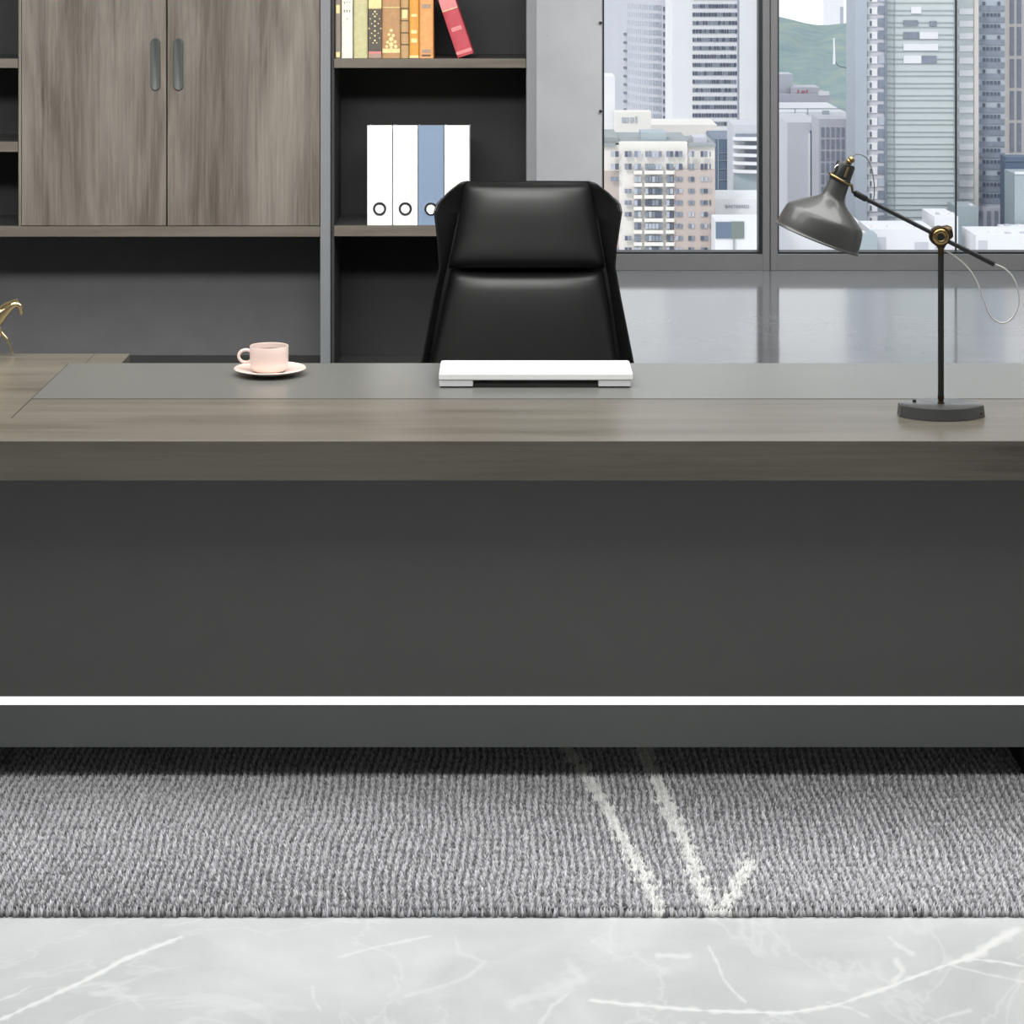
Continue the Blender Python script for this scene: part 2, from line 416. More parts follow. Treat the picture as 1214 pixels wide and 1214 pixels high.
obj('base_unit', bx(xl, xc(380)-.001, CF+.01, CB-.012, 0, zcount), 'dark_board', cab, bev=.003)
# right-hand open unit
bk = thing('open_bookcase', 'dark open bookcase with wood-edged shelves beside the window', 'bookcase', (xc(510), CF, 0))
obj('side_panel', bx(xc(392)+.002, xc(396), CF+.006, CB-.012, 0, ztop), 'dark_board', bk)
obj('side_panel', bx(xc(624), xc(636), CF-.012, CB-.012, 0, ztop), 'post', bk, bev=.0015)
obj('back_panel', bx(xc(396), xc(624), CB-.03, CB-.012, zcount, ztop), 'inner_dark', bk)
obj('top_panel', bx(xc(396), xc(624), CF, CB-.031, ztop-.03, ztop), 'wood_edge', bk)
shelf(bk, 396, 624, 69.5, 80.5); shelf(bk, 396, 624, 267.5, 280)
obj('base_unit', bx(xc(396), xc(624), CF+.01, CB-.031, 0, zcount), 'dark_board', bk, bev=.003)

# ------------------------------------------------------------------ binders
zs = zc(267.5)+.0005
def binder(px0, px1, mat, label, ring_py=248, dy=0.):
    x0, x1 = xc(px0), xc(px1); z1 = zc(149)
    t = thing('ring_binder', label, 'binder', ((x0+x1)/2, CF+.01, zs), 'ring binders on the middle shelf')
    y0, y1 = CF+.012+dy, CF+.19; th = .003
    bm = bmesh.new()
    box(bm, x0, x0+th, y0+.004, y1, zs, z1-.011); box(bm, x1-th, x1, y0+.004, y1, zs, z1-.011)
    obj('cover', bm, mat, t)
    bm = bmesh.new(); n = 6
    # spine with softly rounded upright edges
    pts = [(x0, y0+.004)]+[(x0+.003-.003*math.cos(a), y0+.003-.003*math.sin(a)) for a in np.linspace(0, math.pi/2, n)]+[(x1-.003+.003*math.sin(a), y0+.003-.003*math.cos(a)) for a in np.linspace(0, math.pi/2, n)]+[(x1, y0+.004)]
    prism(bm, pts, zs, z1)
    obj('spine', bm, mat, t, smooth=50)
    obj('paper_stack', bx(x0+.006, x1-.006, y0+.02, y1-.01, zs+.006, z1-.012), 'paper', t)
    c = Vector(((x0+x1)/2, y0-.001, zc(ring_py)))
    bm = bmesh.new(); lathe(bm, [(.0145,-.001),(.0145,.003),(.0175,.004),(.0205,.0035),(.0215,-.001)], c, (0,-1,0), 28, closed=True)
    obj('finger_ring', bm, 'chrome' if mat == 'binder_blue' else 'lamp_dark', t, smooth=True)
    bm = bmesh.new(); lathe(bm, [(0,-.001),(0.0,.0004),(.0146,.0004),(.0146,-.001)], c, (0,-1,0), 28)
    obj('finger_hole', bm, 'binder', t)
binder(435.0, 464.6, 'binder', 'white ring binder at the outer left end of the binder row')
binder(465.6, 495.0, 'binder', 'white ring binder between the end white one and the blue one')
binder(495.6, 525.8, 'binder_blue', 'dusty blue ring binder, the only coloured one')
binder(526.6, 556.5, 'binder', 'white ring binder partly behind the black chair headrest, right of the blue one')

# ------------------------------------------------------------------ books
zs2 = zc(69.5)+.0005
def bookmat(name, r, g, b): 
    M[name] = pm(name, rgb(r*.94,g*.94,b*.94), .55, var=.1, scale=60); return name
def book(px0, px1, top, mat, label, deco=(), dep=.17, rot=0):
    x0, x1 = xc(px0), xc(px1)
    t = thing('book', label, 'book', ((x0+x1)/2, CF+.02, zs2), 'books on the top shelf')
    z1 = zs2+top; y0, y1 = CF+.02, CF+.02+dep; th = .0025
    bm = bmesh.new(); box(bm, x0, x0+th, y0+.004, y1, zs2, z1); box(bm, x1-th, x1, y0+.004, y1, zs2, z1)
    obj('cover', bm, mat, t)
    pts = [(x0, y0+.006)]+[((x0+x1)/2-(x1-x0)/2*math.cos(a), y0+.0045-.0045*math.sin(a)) for a in np.linspace(0, math.pi, 9)]+[(x1, y0+.006)]
    bm = bmesh.new(); prism(bm, pts, zs2, z1); obj('spine', bm, mat, t, smooth=50)
    obj('pages', bx(x0+th, x1-th, y0+.007, y1-.005, zs2+.003, z1-.003), 'paper', t)
    w = x1-x0
    for (kind, pa, pc, m_) in deco:      # pixel rows on the spine
        za, zb = zc(pc), zc(pa); bm = bmesh.new()
        if kind == 'band': box(bm, x0+.0006, x1-.0006, y0-.0012, y0+.005, za, zb); obj('spine_band', bm, m_, t)
        if kind == 'label': box(bm, x0+w*.18, x1-w*.18, y0-.0014, y0+.003, za, zb); obj('title_label', bm, m_, t)
        if kind == 'rosette':
            n = 7
            for k in range(n):
                zz = za+(zb-za)*(k+.5)/n; s_ = (.42 if k % 2 else .26)*w*math.sin(math.pi*(k+.7)/(n+.4))**.5
                for sx in (-1, 1):
                    lathe(bm, [(0,0),(.0028+s_*.12,.0002),(.0022,.0012),(0,.0016)], ((x0+x1)/2+sx*s_, y0, zz), (0,-1,0), 8)
                lathe(bm, [(0,0),(.0040,.0002),(.003,.0014),(0,.0018)], ((x0+x1)/2, y0, zz+(zb-za)/(2*n)), (0,-1,0), 8)
            obj('gilt_ornament', bm, m_, t)
        if kind == 'horse':               # small gilt rider-like blot
            for (u, v_, r_) in ((.5,.86,.0055),(.38,.66,.005),(.62,.62,.0055),(.5,.45,.0075),(.3,.3,.0055),(.72,.32,.0055),(.5,.2,.008),(.25,.1,.005),(.75,.1,.006),(.5,.02,.005)):
                lathe(bm, [(0,0),(r_,.0002),(r_*.8,.0011),(0,.0014)], (x0+w*u, y0-.0003, za+(zb-za)*v_), (0,-1,0), 10)
            obj('gilt_ornament', bm, m_, t)
        if kind == 'letters':
            rr = random.Random(pa)
            rows = max(1, int((pc-pa)/9))
            for k in range(rows):
                zz = zb-(k+.5)*(zb-za)/rows
                for c_ in (-1, 0, 1):
                    if k == rows-1 and c_ != 0: continue
                    cx_ = (x0+x1)/2+c_*w*.24
                    box(bm, cx_-.0026, cx_+.0022, y0-.001, y0+.0005, zz+.002, zz+.0034)
                    box(bm, cx_-.0006+rr.uniform(-.001,.001), cx_+.0008, y0-.001, y0+.0005, zz-.004, zz+.0034)
            obj('title_lettering', bm, m_, t)
    if rot:
        t.rotation_euler = (0, rot, 0)
    return t
bookmat('bk_taupe', 140,130,116); bookmat('bk_white', 244,240,226); bookmat('bk_lime', 206,200,152); bookmat('bk_tan', 202,164,128)
bookmat('bk_brown', 192,148,102); bookmat('bk_buff', 196,160,112); bookmat('bk_orange', 232,164,74); bookmat('bk_peach', 236,168,104)
bookmat('bk_red', 196,74,86); bookmat('bk_rose', 226,140,140); bookmat('bk_cream', 244,224,160); bookmat('bk_dark', 74,52,36); bookmat('bk_char', 92,84,74); bookmat('bk_plum', 176,150,132)
book(396.8, 403.4, .225, 'bk_taupe', 'thin taupe book against the left side of the shelf', [('label', 6, 16, 'bk_cream'), ('label', 62, 68, 'bk_cream')])
book(404.4, 417.6, .245, 'bk_white', 'white book with small dark lettering on its spine', [('letters', -30, 28, 'bk_char')])
book(418.8, 435.2, .235, 'bk_lime', 'pale yellow-green book with a plain spine')
book(436.2, 452.0, .25, 'bk_tan', 'tan book with a cream leafy ornament on a dark panel', [('band', 11, 61, 'bk_char'), ('rosette', 14, 54, 'bk_cream'), ('band', -30, 10, 'bk_cream'), ('band', 61.4, 64, 'bk_rose'), ('band', 64.4, 69, 'bk_plum')])
book(452.8, 474.0, .24, 'bk_brown', 'thick brown book with a gilt figure low on the spine', [('band', 8.6, 9.6, 'bk_cream'), ('horse', 33, 58, 'bk_cream'), ('band', 58, 63, 'bk_cream')])
book(474.8, 484.2, .23, 'bk_buff', 'narrow buff book with dark raised bands', [('band', a, a+1.0, 'bk_dark') for a in (-20, -6, 9.6, 24.4, 38.6, 52.6)]+[('label', 12, 22, 'bk_cream')])
book(485.0, 496.2, .245, 'bk_orange', 'bright orange book with pale labels', [('label', 17, 20, 'bk_cream'), ('label', 36, 40, 'bk_cream'), ('label', 46, 51, 'bk_cream'), ('band', 66, 69, 'bk_cream')])
book(497.0, 513.4, .24, 'bk_peach', 'peach book at the end of the upright row', [('label', 5, 10, 'bk_plum'), ('label', 59, 63, 'bk_plum'), ('label', 65, 67, 'bk_char')])
# leaning red book: built upright, then tipped about its lower corner
th = math.radians(-18.6)
t = book(0, 19.5, .238, 'bk_red', 'red book leaning to the left against the peach book', [('band', -10, 11, 'bk_rose'), ('band', 11, 12, 'bk_cream'), ('label', 33, 38, 'bk_rose'), ('band', 62, 66, 'bk_rose')], rot=th)
hw = (xc(19.5)-xc(0))/2
t.location = (xc(542.5)+hw*math.cos(th), CF+.02, zs2+hw*abs(math.sin(th)))

# ================================================================== DESK
DF = 5.0; DB = 5.917; DT = .75; sb = wp(0, 570, DF).z
desk = thing('executive_desk', 'long grey wood desk with charcoal front panel and white light line', 'desk', (0, 5.45, 0))
xdl, xdr = -1.62, 1.45
yi = 5.459; xin = -1.09
bm = bx(xdl, xdr, DF, DB, sb, DT); obj('tabletop', bm, 'wood_x', desk, bev=.0015)
obj('inlay_panel', bx(xin, xdr-.08, yi, DB+.0005, DT-.004, DT+.0008), 'inlay', desk)
# mitred groove between the end board and the rest of the top
obj('seam', bx(xin-.002, xin-.0004, 5.24, DB, DT-.002, DT+.0004), 'plastic_black', desk)
obj('seam', bx(xin, xdr-.08, yi-.0016, yi-.0002, DT-.002, DT+.0004), 'plastic_black', desk)
PF = 5.09
zp = lambda py: wp(0, py, PF).z
obj('front_panel', bx(xdl+.42, xdr-.30, PF, PF+.03, zp(826), sb-.0005), 'panel', desk, bev=.001)
obj('light_strip', bx(xdl+.42, xdr-.30, PF-.002, PF+.028, zp(835.2), zp(826.6)), 'led', desk)
obj('lower_panel', bx(xdl+.42, xdr-.30, PF, PF+.03, zp(886), zp(835.6)), 'panel2', desk, bev=.001)
obj('plinth', bx(xdl+.46, xdr-.34, PF+.42, PF+.45, .011, .20), 'black', desk)
for x in (xdl+.42, xdr-.36): obj('side_leg', bx(x, x+.06, PF+.031, DB-.05, .011, sb-.0005), 'black', desk)
ret = thing('side_return', 'grey wood side return table behind the left end of the desk', 'side table', (-1.4, 6.0, 0))
obj('tabletop', bx(-2.3, -.963, DB+.003, 6.062, sb+.03, DT-.0005), 'wood_x', ret, bev=.0015)
obj('seam', bx(-1.052, -1.0505, DB+.003, 6.061, DT-.002, DT-.0002), 'plastic_black', ret)
obj('cabinet_body', bx(-2.26, -1.0, DB+.012, 6.04, .0105, sb+.0295), 'dark_board', ret)

# ================================================================== RUG
RY0, RY1 = 4.412, 7.45; RX = 2.05
rug = thing('area_rug', 'grey ribbed pile rug with white streaks under the desk', 'rug', (0, 5.8, 0))
obj('backing', bx(-RX, RX, RY0+.010, RY1, .0005, .010), 'rugbase', rug, bev=.003)
ST = [([(640,840),(673,886),(717,950),(740,1000),(765,1040),(788,1086)], 6.8, 1.0),
      ([(740,840),(762,886),(788,950),(812,995),(826,1040),(846,1086)], 8.2, 1.0),
      ([(886,1026),(874,1050),(852,1082)], 8.8, 1.0)]
gx = np.arange(-1.30, 1.30, .0037); gy = np.arange(RY0-.002, 5.40, .0062)
TX, TY = np.meshgrid(gx, gy); TX = TX.ravel()+rng.uniform(-.0017, .0017, TX.size); TY = TY.ravel()+rng.uniform(-.003, .003, TY.size)
n = TX.size
wob = .006*np.sin(TX*5.1+TY*2.3)+.004*np.sin(TY*13+TX*7)
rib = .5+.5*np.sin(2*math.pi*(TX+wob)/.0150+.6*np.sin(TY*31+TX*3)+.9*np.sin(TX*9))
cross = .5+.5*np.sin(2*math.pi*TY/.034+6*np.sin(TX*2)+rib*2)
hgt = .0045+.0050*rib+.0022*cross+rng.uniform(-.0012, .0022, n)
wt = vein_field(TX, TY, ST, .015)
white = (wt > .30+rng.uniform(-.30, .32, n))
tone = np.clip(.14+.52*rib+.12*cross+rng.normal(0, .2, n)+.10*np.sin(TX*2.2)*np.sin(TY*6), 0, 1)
w = .0028+rng.uniform(0, .0010, n)
lx = rng.normal(0, .0016, n); ly = -.0028+rng.normal(0, .0018, n)
base = np.stack([TX, TY, np.where(TY < RY0+.011, .001, .0098)], 1)
hgt = np.where(TY < RY0+.011, hgt+.007, hgt)
V = np.empty((n, 5, 3)); ang0 = rng.uniform(0, math.pi/2, n)
for k in range(4):
    a = ang0+k*math.pi/2
    V[:, k] = base+np.stack([w*np.cos(a), w*1.25*np.sin(a), np.zeros(n)], 1)
V[:, 4] = base+np.stack([lx, ly, hgt], 1)
b5 = np.arange(n)[:, None]*5
fcs = np.concatenate([b5+np.array([[k, (k+1) % 4, 4]]) for k in range(4)], 1).reshape(-1, 3)
# front fringe: tufts leaning outwards
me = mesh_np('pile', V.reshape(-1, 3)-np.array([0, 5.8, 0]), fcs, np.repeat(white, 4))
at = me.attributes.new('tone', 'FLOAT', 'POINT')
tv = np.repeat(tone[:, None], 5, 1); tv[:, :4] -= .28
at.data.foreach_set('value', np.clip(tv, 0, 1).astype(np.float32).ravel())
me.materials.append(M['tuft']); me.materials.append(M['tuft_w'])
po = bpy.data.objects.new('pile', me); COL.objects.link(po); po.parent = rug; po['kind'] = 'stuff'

# ================================================================== CHAIR
CD = 6.5
def cp(px, py, d=0.0): return wp(px, py, CD)+Vector((0, d, 0))
ch = thing('office_chair', 'black leather high-backed executive chair behind the desk', 'chair', (wp(626, 0, CD).x, CD+.0, 0))
def interp(rows, n=6):
    "rows of (py, *values) -> smooth in between"
    out = []
    for i in range(len(rows)-1):
        a = rows[max(i-1, 0)]; b = rows[i]; c = rows[i+1]; d = rows[min(i+2, len(rows)-1)]
        for k in range(n):
            t = k/n
            out.append([bb+(cc-bb)*t for bb, cc in zip(b, c)])
    out.append(list(rows[-1])); return out
# py, outer left, fold left, fold right, outer right, depth outer, depth fold
SH = [(215.5, 553, 556, 695, 698, .030, .020), (219, 543, 552, 698, 709, .010, .022), (228, 530, 549, 701, 722, -.018, .030), (240, 518.5, 546, 704.5, 734, -.045, .036), (248, 515.6, 544, 707, 736, -.055, .038),
      (265, 517.5, 541, 710, 733.5, -.052, .036), (290, 520, 536, 714, 730, -.044, .030), (314, 521.5, 531, 718, 728.5, -.034, .022), (330, 518.5, 527, 721, 731.5, -.030, .018),
      (350, 514, 523, 724, 735, -.030, .016), (390, 507, 515.5, 730, 743, -.032, .014), (431, 499.5, 509, 736, 751, -.036, .012), (500, 486, 499, 746, 764, -.05, .01)]
rows = interp(SH, 4)
front, back = [], []
for (py, a, b, c, d, do, df) in rows:
    xs_ = [(a, do), (a+(b-a)*.12, do-.004), (a+(b-a)*.5, (do+df)/2-.004), (b, df), (b+(c-b)*.25, df+.006), ((b+c)/2, df+.008), (b+(c-b)*.75, df+.006), (c, df), (c+(d-c)*.5, (do+df)/2-.004), (d-(d-c)*.12, do-.004), (d, do)]
    front.append([cp(x, py, dd) for x, dd in xs_])
    back.append([cp(x+(4 if i == 0 else -4 if i == 10 else 0)*.6, py+(1 if py > 216 else 2), (.075 if 0 < i < 10 else .045) if py > 217 else .05) for i, (x, dd) in enumerate(xs_)])
bm = bmesh.new(); closed_grid(bm, front, back)
o = obj('back_shell', bm, 'leather_in', ch, smooth=55)
def cushion(name, prows, bulge, edge=.35, back_d=.03, pw=3.2, label=None, nu=28, nv=22, sagx=0, crown=1):
    "prows: (py, left px, right px, depth)"
    fr, bk_ = [], []
    pr = prows
    def at_v(v):
        s = v*(len(pr)-1); i = min(int(s), len(pr)-2); t = s-i
        return [a+(b-a)*t for a, b in zip(pr[i], pr[i+1])]
    vs = [.5-.5*math.cos(math.pi*j/nv) for j in range(nv+1)]
    us = [.5-.5*math.cos(math.pi*i/nu) for i in range(nu+1)]
    for v in vs:
        py, l, r, d = at_v(v); f, b = [], []
        kv = max(0, 1-abs(2*v-1)**pw)**.5
        for u in us:
            ku = max(0, 1-abs(2*u-1)**pw)**.5
            h = bulge*ku*kv
            f.append(cp(l+(r-l)*u, py, d-h)); b.append(cp(l+(r-l)*u, py, d+back_d*ku*kv+.001))
        fr.append(f); bk_.append(b)
    bm = bmesh.new(); closed_grid(bm, fr, bk_); bmesh.ops.remove_doubles(bm, verts=bm.verts, dist=.0002)
    return obj(name, bm, 'leather', ch, smooth=70, label=label)
cushion('headrest', [(216.5, 553, 697, .030), (222, 550, 700, .024), (250, 546, 705, .012), (283, 539.5, 711, .002), (306, 533.5, 716, -.008), (317.5, 532, 716.5, -.006)], .062, pw=3.4)
cushion('backrest', [(319, 536, 714, .012), (330, 532, 717, .008), (360, 526, 722, 0), (400, 518, 727, -.012), (431, 511.5, 731, -.022), (470, 504, 738, -.036), (506, 498, 744, -.05)], .06, pw=3.6)
# piping along the shell's side edges
for ia in (1, 4):
    pts = [cp(r[ia]+(.8 if ia == 1 else -.8), r[0], r[5]-.004) for r in rows[10:]]
    obj('piping', tb(pts, .0035, seg=8), 'leather', ch, smooth=True)
zs_ = .50; cxw = wp(626, 0, CD).x
bm = bmesh.new()
sw, sd = .27, .25
fr, bk_ = [], []
for j in range(13):
    v = j/12; f, b = [], []
    for i in range(17):
        u = i/16; k = (max(0, 1-abs(2*u-1)**4)*max(0, 1-abs(2*v-1)**4))**.5
        x = cxw-sw+2*sw*u; y = CD-.50+.52*v
        f.append((x, y, zs_-.055+.05*k)); b.append((x, y, zs_-.055-.05*k-.001))
    fr.append(f); bk_.append(b)
closed_grid(bm, fr, bk_); obj('seat', bm, 'leather', ch, smooth=70)
obj('seat_mechanism', bx(cxw-.10, cxw+.10, CD-.36, CD-.08, .36, .396), 'plastic_black', ch, bev=.01)
bm = bmesh.new(); lathe(bm, [(0,.10),(.028,.10),(.028,.24),(.019,.245),(.019,.36),(0,.36)], (cxw, CD-.22, 0)); obj('gas_column', bm, 'chrome', ch, smooth=True)
for k in range(5):
    a = math.radians(90+72*k); ex, ey = cxw+.29*math.cos(a), CD-.22+.29*math.sin(a)
    lg = obj('leg', tb([(cxw+.02*math.cos(a), CD-.22+.02*math.sin(a), .125), (cxw+.16*math.cos(a), CD-.22+.16*math.sin(a), .105), (ex, ey, .082)], [.026, .012], seg=10), 'chrome', ch, smooth=True)
    bm = bmesh.new(); lathe(bm, [(0,-.022),(.022,-.022),(.025,-.015),(.025,.015),(.022,.022),(0,.022)], (ex, ey, .0358), (math.sin(a), -math.cos(a), 0), 20)
    tube(bm, [(ex, ey, .05), (ex, ey, .082)], .006, seg=8)
    obj('caster', bm, 'plastic_black', lg, smooth=True)
for sx in (-1, 1):
    ax = cxw+sx*.30
    bm = tb([(cxw+sx*.2, CD-.2, .41), (ax-.0*sx, CD-.2, .42), (ax, CD-.2, .50), (ax, CD-.18, .60)], .013, seg=10, smooth=5)
    ar = obj('armrest', bm, 'chrome', ch, smooth=True)
    obj('arm_pad', bx(ax-.028, ax+.028, CD-.34, CD-.06, .60, .625), 'leather', ar, bev=.01)

# ================================================================== THINGS ON THE DESK
# laptop seen from its hinge side
lx0, lx1 = wp(520, 0, 5.6).x, wp(750.5, 0, 5.6).x
lt = thing('laptop', 'closed white laptop with its dark hinge side facing out', 'laptop', ((lx0+lx1)/2, 5.7, DT+.001))
def rrect(x0, x1, y0, y1, r, n=6):
    out = []
    for cx_, cy_, a0 in ((x1-r, y1-r, 0), (x0+r, y1-r, 90), (x0+r, y0+r, 180), (x1-r, y0+r, 270)):
        for k in range(n+1):
            a = math.radians(a0+90*k/n); out.append((cx_+r*math.cos(a), cy_+r*math.sin(a)))
    return out
zl = DT+.0015
bm = bmesh.new(); prism(bm, rrect(lx0, lx1, 5.588, 5.765, .008), zl+.017, zl+.033, .004); o = obj('lid', bm, 'white_plastic', lt, smooth=40, bev=.0025)
bm = bmesh.new(); prism(bm, rrect(lx0+.002, lx1-.002, 5.64, 5.762, .008), zl, zl+.0168); obj('body', bm, 'white_shade', lt, smooth=40)
for a, b in ((520.8, 561), (709, 747.5)):
    x0, x1 = wp(a, 0, 5.6).x, wp(b, 0, 5.6).x
    bm = bmesh.new(); prism(bm, rrect(x0, x1, 5.590, 5.645, .004), zl+.003, zl+.0167); h = obj('hinge_block', bm, 'white_shade', lt, smooth=40)
    obj('rubber_foot', bx(x0+.003, x1-.003, 5.594, 5.64, zl-.0005, zl+.0029), 'plastic_black', h)
obj('hinge_bar', bx(wp(561.3, 0, 5.6).x, wp(708.7, 0, 5.6).x, 5.600, 5.639, zl, zl+.0085), 'hinge_grey', lt, bev=.002)

# cup and saucer
sx_, sy_ = wp(320.5, 0, 5.77).x, 5.76; zt_ = DT+.0015
bm = bmesh.new(); lathe(bm, [(0,.0),(.040,.0),(.044,.003),(.060,.006),(.084,.0135),(.0865,.0155),(.085,.0172),(.075,.0145),(.050,.0085),(.045,.0075),(0,.0075)], (sx_, sy_, zt_), seg=64)
sau = tag(obj('saucer', bm, 'pink', origin=(sx_, sy_, zt_), smooth=60), 'pale pink round saucer under the cup', 'saucer')
cz = zt_+.008
cup = thing('coffee_cup', 'pale pink ceramic cup with a ring handle on its saucer', 'cup', (sx_-.002, sy_, cz))
bm = bmesh.new(); lathe(bm, [(0,.001),(.034,0.0),(.037,.0015),(.041,.004),(.0445,.010),(.046,.020),(.0465,.040),(.0465,.0595),(.0458,.0612),(.0445,.0605),(.0440,.040),(.042,.012),(.036,.007),(0,.006)], (sx_-.002, sy_, cz), seg=64)
obj('bowl', bm, 'pink', cup, smooth=60)
bm = bmesh.new(); hc = Vector((sx_-.002-.0555, sy_, cz+.036))
pts = [hc+Vector((.0165*math.cos(a)*1.05, 0, .0148*math.sin(a))) for a in np.linspace(math.radians(40), math.radians(320), 26)]
tube(bm, pts, .0038, seg=12); obj('handle', bm, 'pink', cup, smooth=True)
bm = bmesh.new(); lathe(bm, [(0,.0485),(.0438,.0485),(.0438,.0475),(0,.0475)], (sx_-.002, sy_, cz), seg=40); obj('coffee', bm, 'coffee', cup)

# ------------------------------------------------------------------ desk lamp
LD = 5.27
def lp(px, py, d=0.0): return wp(px, py, LD)+Vector((0, d, 0))
px_m = LD/F
lb = Vector((lp(1115.5, 0).x, LD, DT+.001))
lamp = thing('desk_lamp', 'grey metal desk lamp with brass joint and tilted shade', 'lamp', lb)
hb = .024
# rounded lens-shaped base
def lens(hx, hy, n=24):
    out = []
    for k in range(n):   # front then back arcs between blunt ends
        t = -1+2*k/(n-1); out.append((lb.x+t*hx, LD-hy*(1-.72*abs(t)**2.4)))
    for k in range(n):
        t = 1-2*k/(n-1); out.append((lb.x+t*hx, LD+hy*(1-.72*abs(t)**2.4)))
    return out
bm = bmesh.new()
A = [bm.verts.new((x, y, lb.z)) for x, y in lens(.0930, .070)]; B = [bm.verts.new((x, y, lb.z+hb)) for x, y in lens(.0905, .064)]
C_ = [bm.verts.new((x, y, lb.z+hb+.0015)) for x, y in lens(.087, .060)]
for P_, Q in ((A, B), (B, C_)):
    for i in range(48): bm.faces.new((P_[i], P_[(i+1) % 48], Q[(i+1) % 48], Q[i]))
bm.faces.new(A); bm.faces.new(C_)
base_o = obj('base', bm, 'lamp', lamp, smooth=35)
bm = bmesh.new(); lathe(bm, [(0,0),(.0045,0),(.004,.004),(0,.0048)], (lb.x-.055, LD+.020, lb.z+hb+.0012), seg=16); obj('switch', bm, 'plastic_black', base_o, smooth=True)
bm = bmesh.new(); lathe(bm, [(0,0),(.003,0),(.0026,.0025),(0,.003)], (lb.x+.0815, LD-.029, lb.z+.008), (.5,-1,0), 12); obj('cable_socket', bm, 'plastic_black', base_o, smooth=True)
zp0 = lb.z+hb+.0012; ztop_p = lp(0, 303).z
bm = bmesh.new(); lathe(bm, [(0,0),(.0075,0),(.0075,.003),(.006,.004),(.0060,.008),(.0072,.010),(.0072,.018),(0,.018)], (lb.x, LD, zp0), seg=24); obj('collar', bm, 'brass_dark', lamp, smooth=True)
obj('pole', tb([(lb.x, LD, zp0+.018), (lb.x, LD, ztop_p)], .0066, seg=24), 'lamp_dark', lamp, smooth=True)
jc = lp(1114, 280)
bm = bmesh.new(); lathe(bm, [(0,0),(.0064,0),(.0064,.014),(.011,.022),(.0125,.030),(0,.032)], (lb.x, LD, ztop_p), seg=24); obj('upper_collar', bm, 'brass_dark', lamp, smooth=True)
bm = bmesh.new(); lathe(bm, [(0,-.016),(.020,-.016),(.0222,-.012),(.0222,.010),(.0205,.013),(0,.013)], jc, (0,-1,0), 40); jn = obj('joint', bm, 'brass_dark', lamp, smooth=40)
bm = bmesh.new(); lathe(bm, [(.0085,.012),(.0085,.0165),(.0105,.018),(.0165,.017),(.0180,.0145),(.0180,.012)], jc, (0,-1,0), 40, closed=True); obj('joint_ring', bm, 'brass', jn, smooth=50)
bm = bmesh.new(); lathe(bm, [(0,.012),(.0085,.012),(.0085,.015),(0,.0155)], jc, (0,-1,0), 24); obj('joint_cap', bm, 'lamp_dark', jn, smooth=40)
bm = bmesh.new(); lathe(bm, [(0,-.014),(.012,-.014),(.0165,-.006),(.0165,.006),(.012,.014),(0,.014)], lp(1122.5, 277, .014), (1,0,.15), 20); obj('wing_nut', bm, 'brass_dark', jn, smooth=40)
# arm: slim rod with thick collar at the head and a thicker grip at the tail
a0, a1, a2, a3 = lp(1010, 227), lp(1028, 236.5), lp(1126, 287), lp(1178.5, 313)
arm = obj('arm', tb([a1, a2], .0047, seg=16), 'lamp_dark', lamp, smooth=True)
obj('arm_collar', tb([a0, lp(1012, 228), lp(1014, 229), lp(1026, 235.6), a1], [.0028, .0028, .0068, .0068, .0050], seg=16), 'lamp_dark', arm, smooth=40)
obj('arm_grip', tb([a2, a3], [.0048, .0060], seg=16), 'lamp_dark', arm, smooth=40)
# shade
ax = Vector((.365, 0, .931)).normalized(); so = lp(968.3, 283.5)
prof = [(52.5,0),(52.4,1.5),(51.0,3),(50.8,8),(50.2,14),(48.6,23),(47.0,27.5),(44.6,30.5),(36.0,36.8),(25.0,44.2),(17.6,49.6),(14.0,54),(13.0,62),(12.4,73)]
pr = [(r*px_m, t*px_m) for r, t in prof]
inn = [(max(r-1.3, 0)*px_m, (t-(.9 if t > 30 else 0))*px_m) for r, t in prof[:-1]]
bm = bmesh.new(); lathe(bm, cr([Vector((a, b, 0)) for a, b in pr], 3) and [(v.x, v.y) for v in cr([Vector((a, b, 0)) for a, b in pr], 3)], so, ax, 96)
lathe(bm, inn, so, ax, 96, mi=1)
sh = obj('lamp_shade', bm, ['lamp', 'lamp_in'], lamp, smooth=50)
q = [(12.4,73),(13.2,74),(13.2,77),(12.0,78),(11.6,94),(10.4,96.5),(0,96.5)]
bm = bmesh.new(); lathe(bm, [(0, 72.5*px_m)]+[(r*px_m, t*px_m) for r, t in q], so, ax, 40); sk = obj('socket_cap', bm, 'lamp_dark', sh, smooth=40)
obj('socket_vent', tb([so+ax*80*px_m+Vector((.004,-.0215,0)), so+ax*93*px_m+Vector((.004,-.0205,0))], .0028, seg=10), 'brass', sk, smooth=True)
# bulb inside
bm = bmesh.new(); lathe(bm, [(0,18*px_m),(8*px_m,20*px_m),(13*px_m,27*px_m),(13.5*px_m,33*px_m),(10*px_m,41*px_m),(7*px_m,48*px_m),(7*px_m,60*px_m),(0,60*px_m)], so, ax, 32); obj('light_bulb', bm, 'white_plastic', lamp, smooth=True)
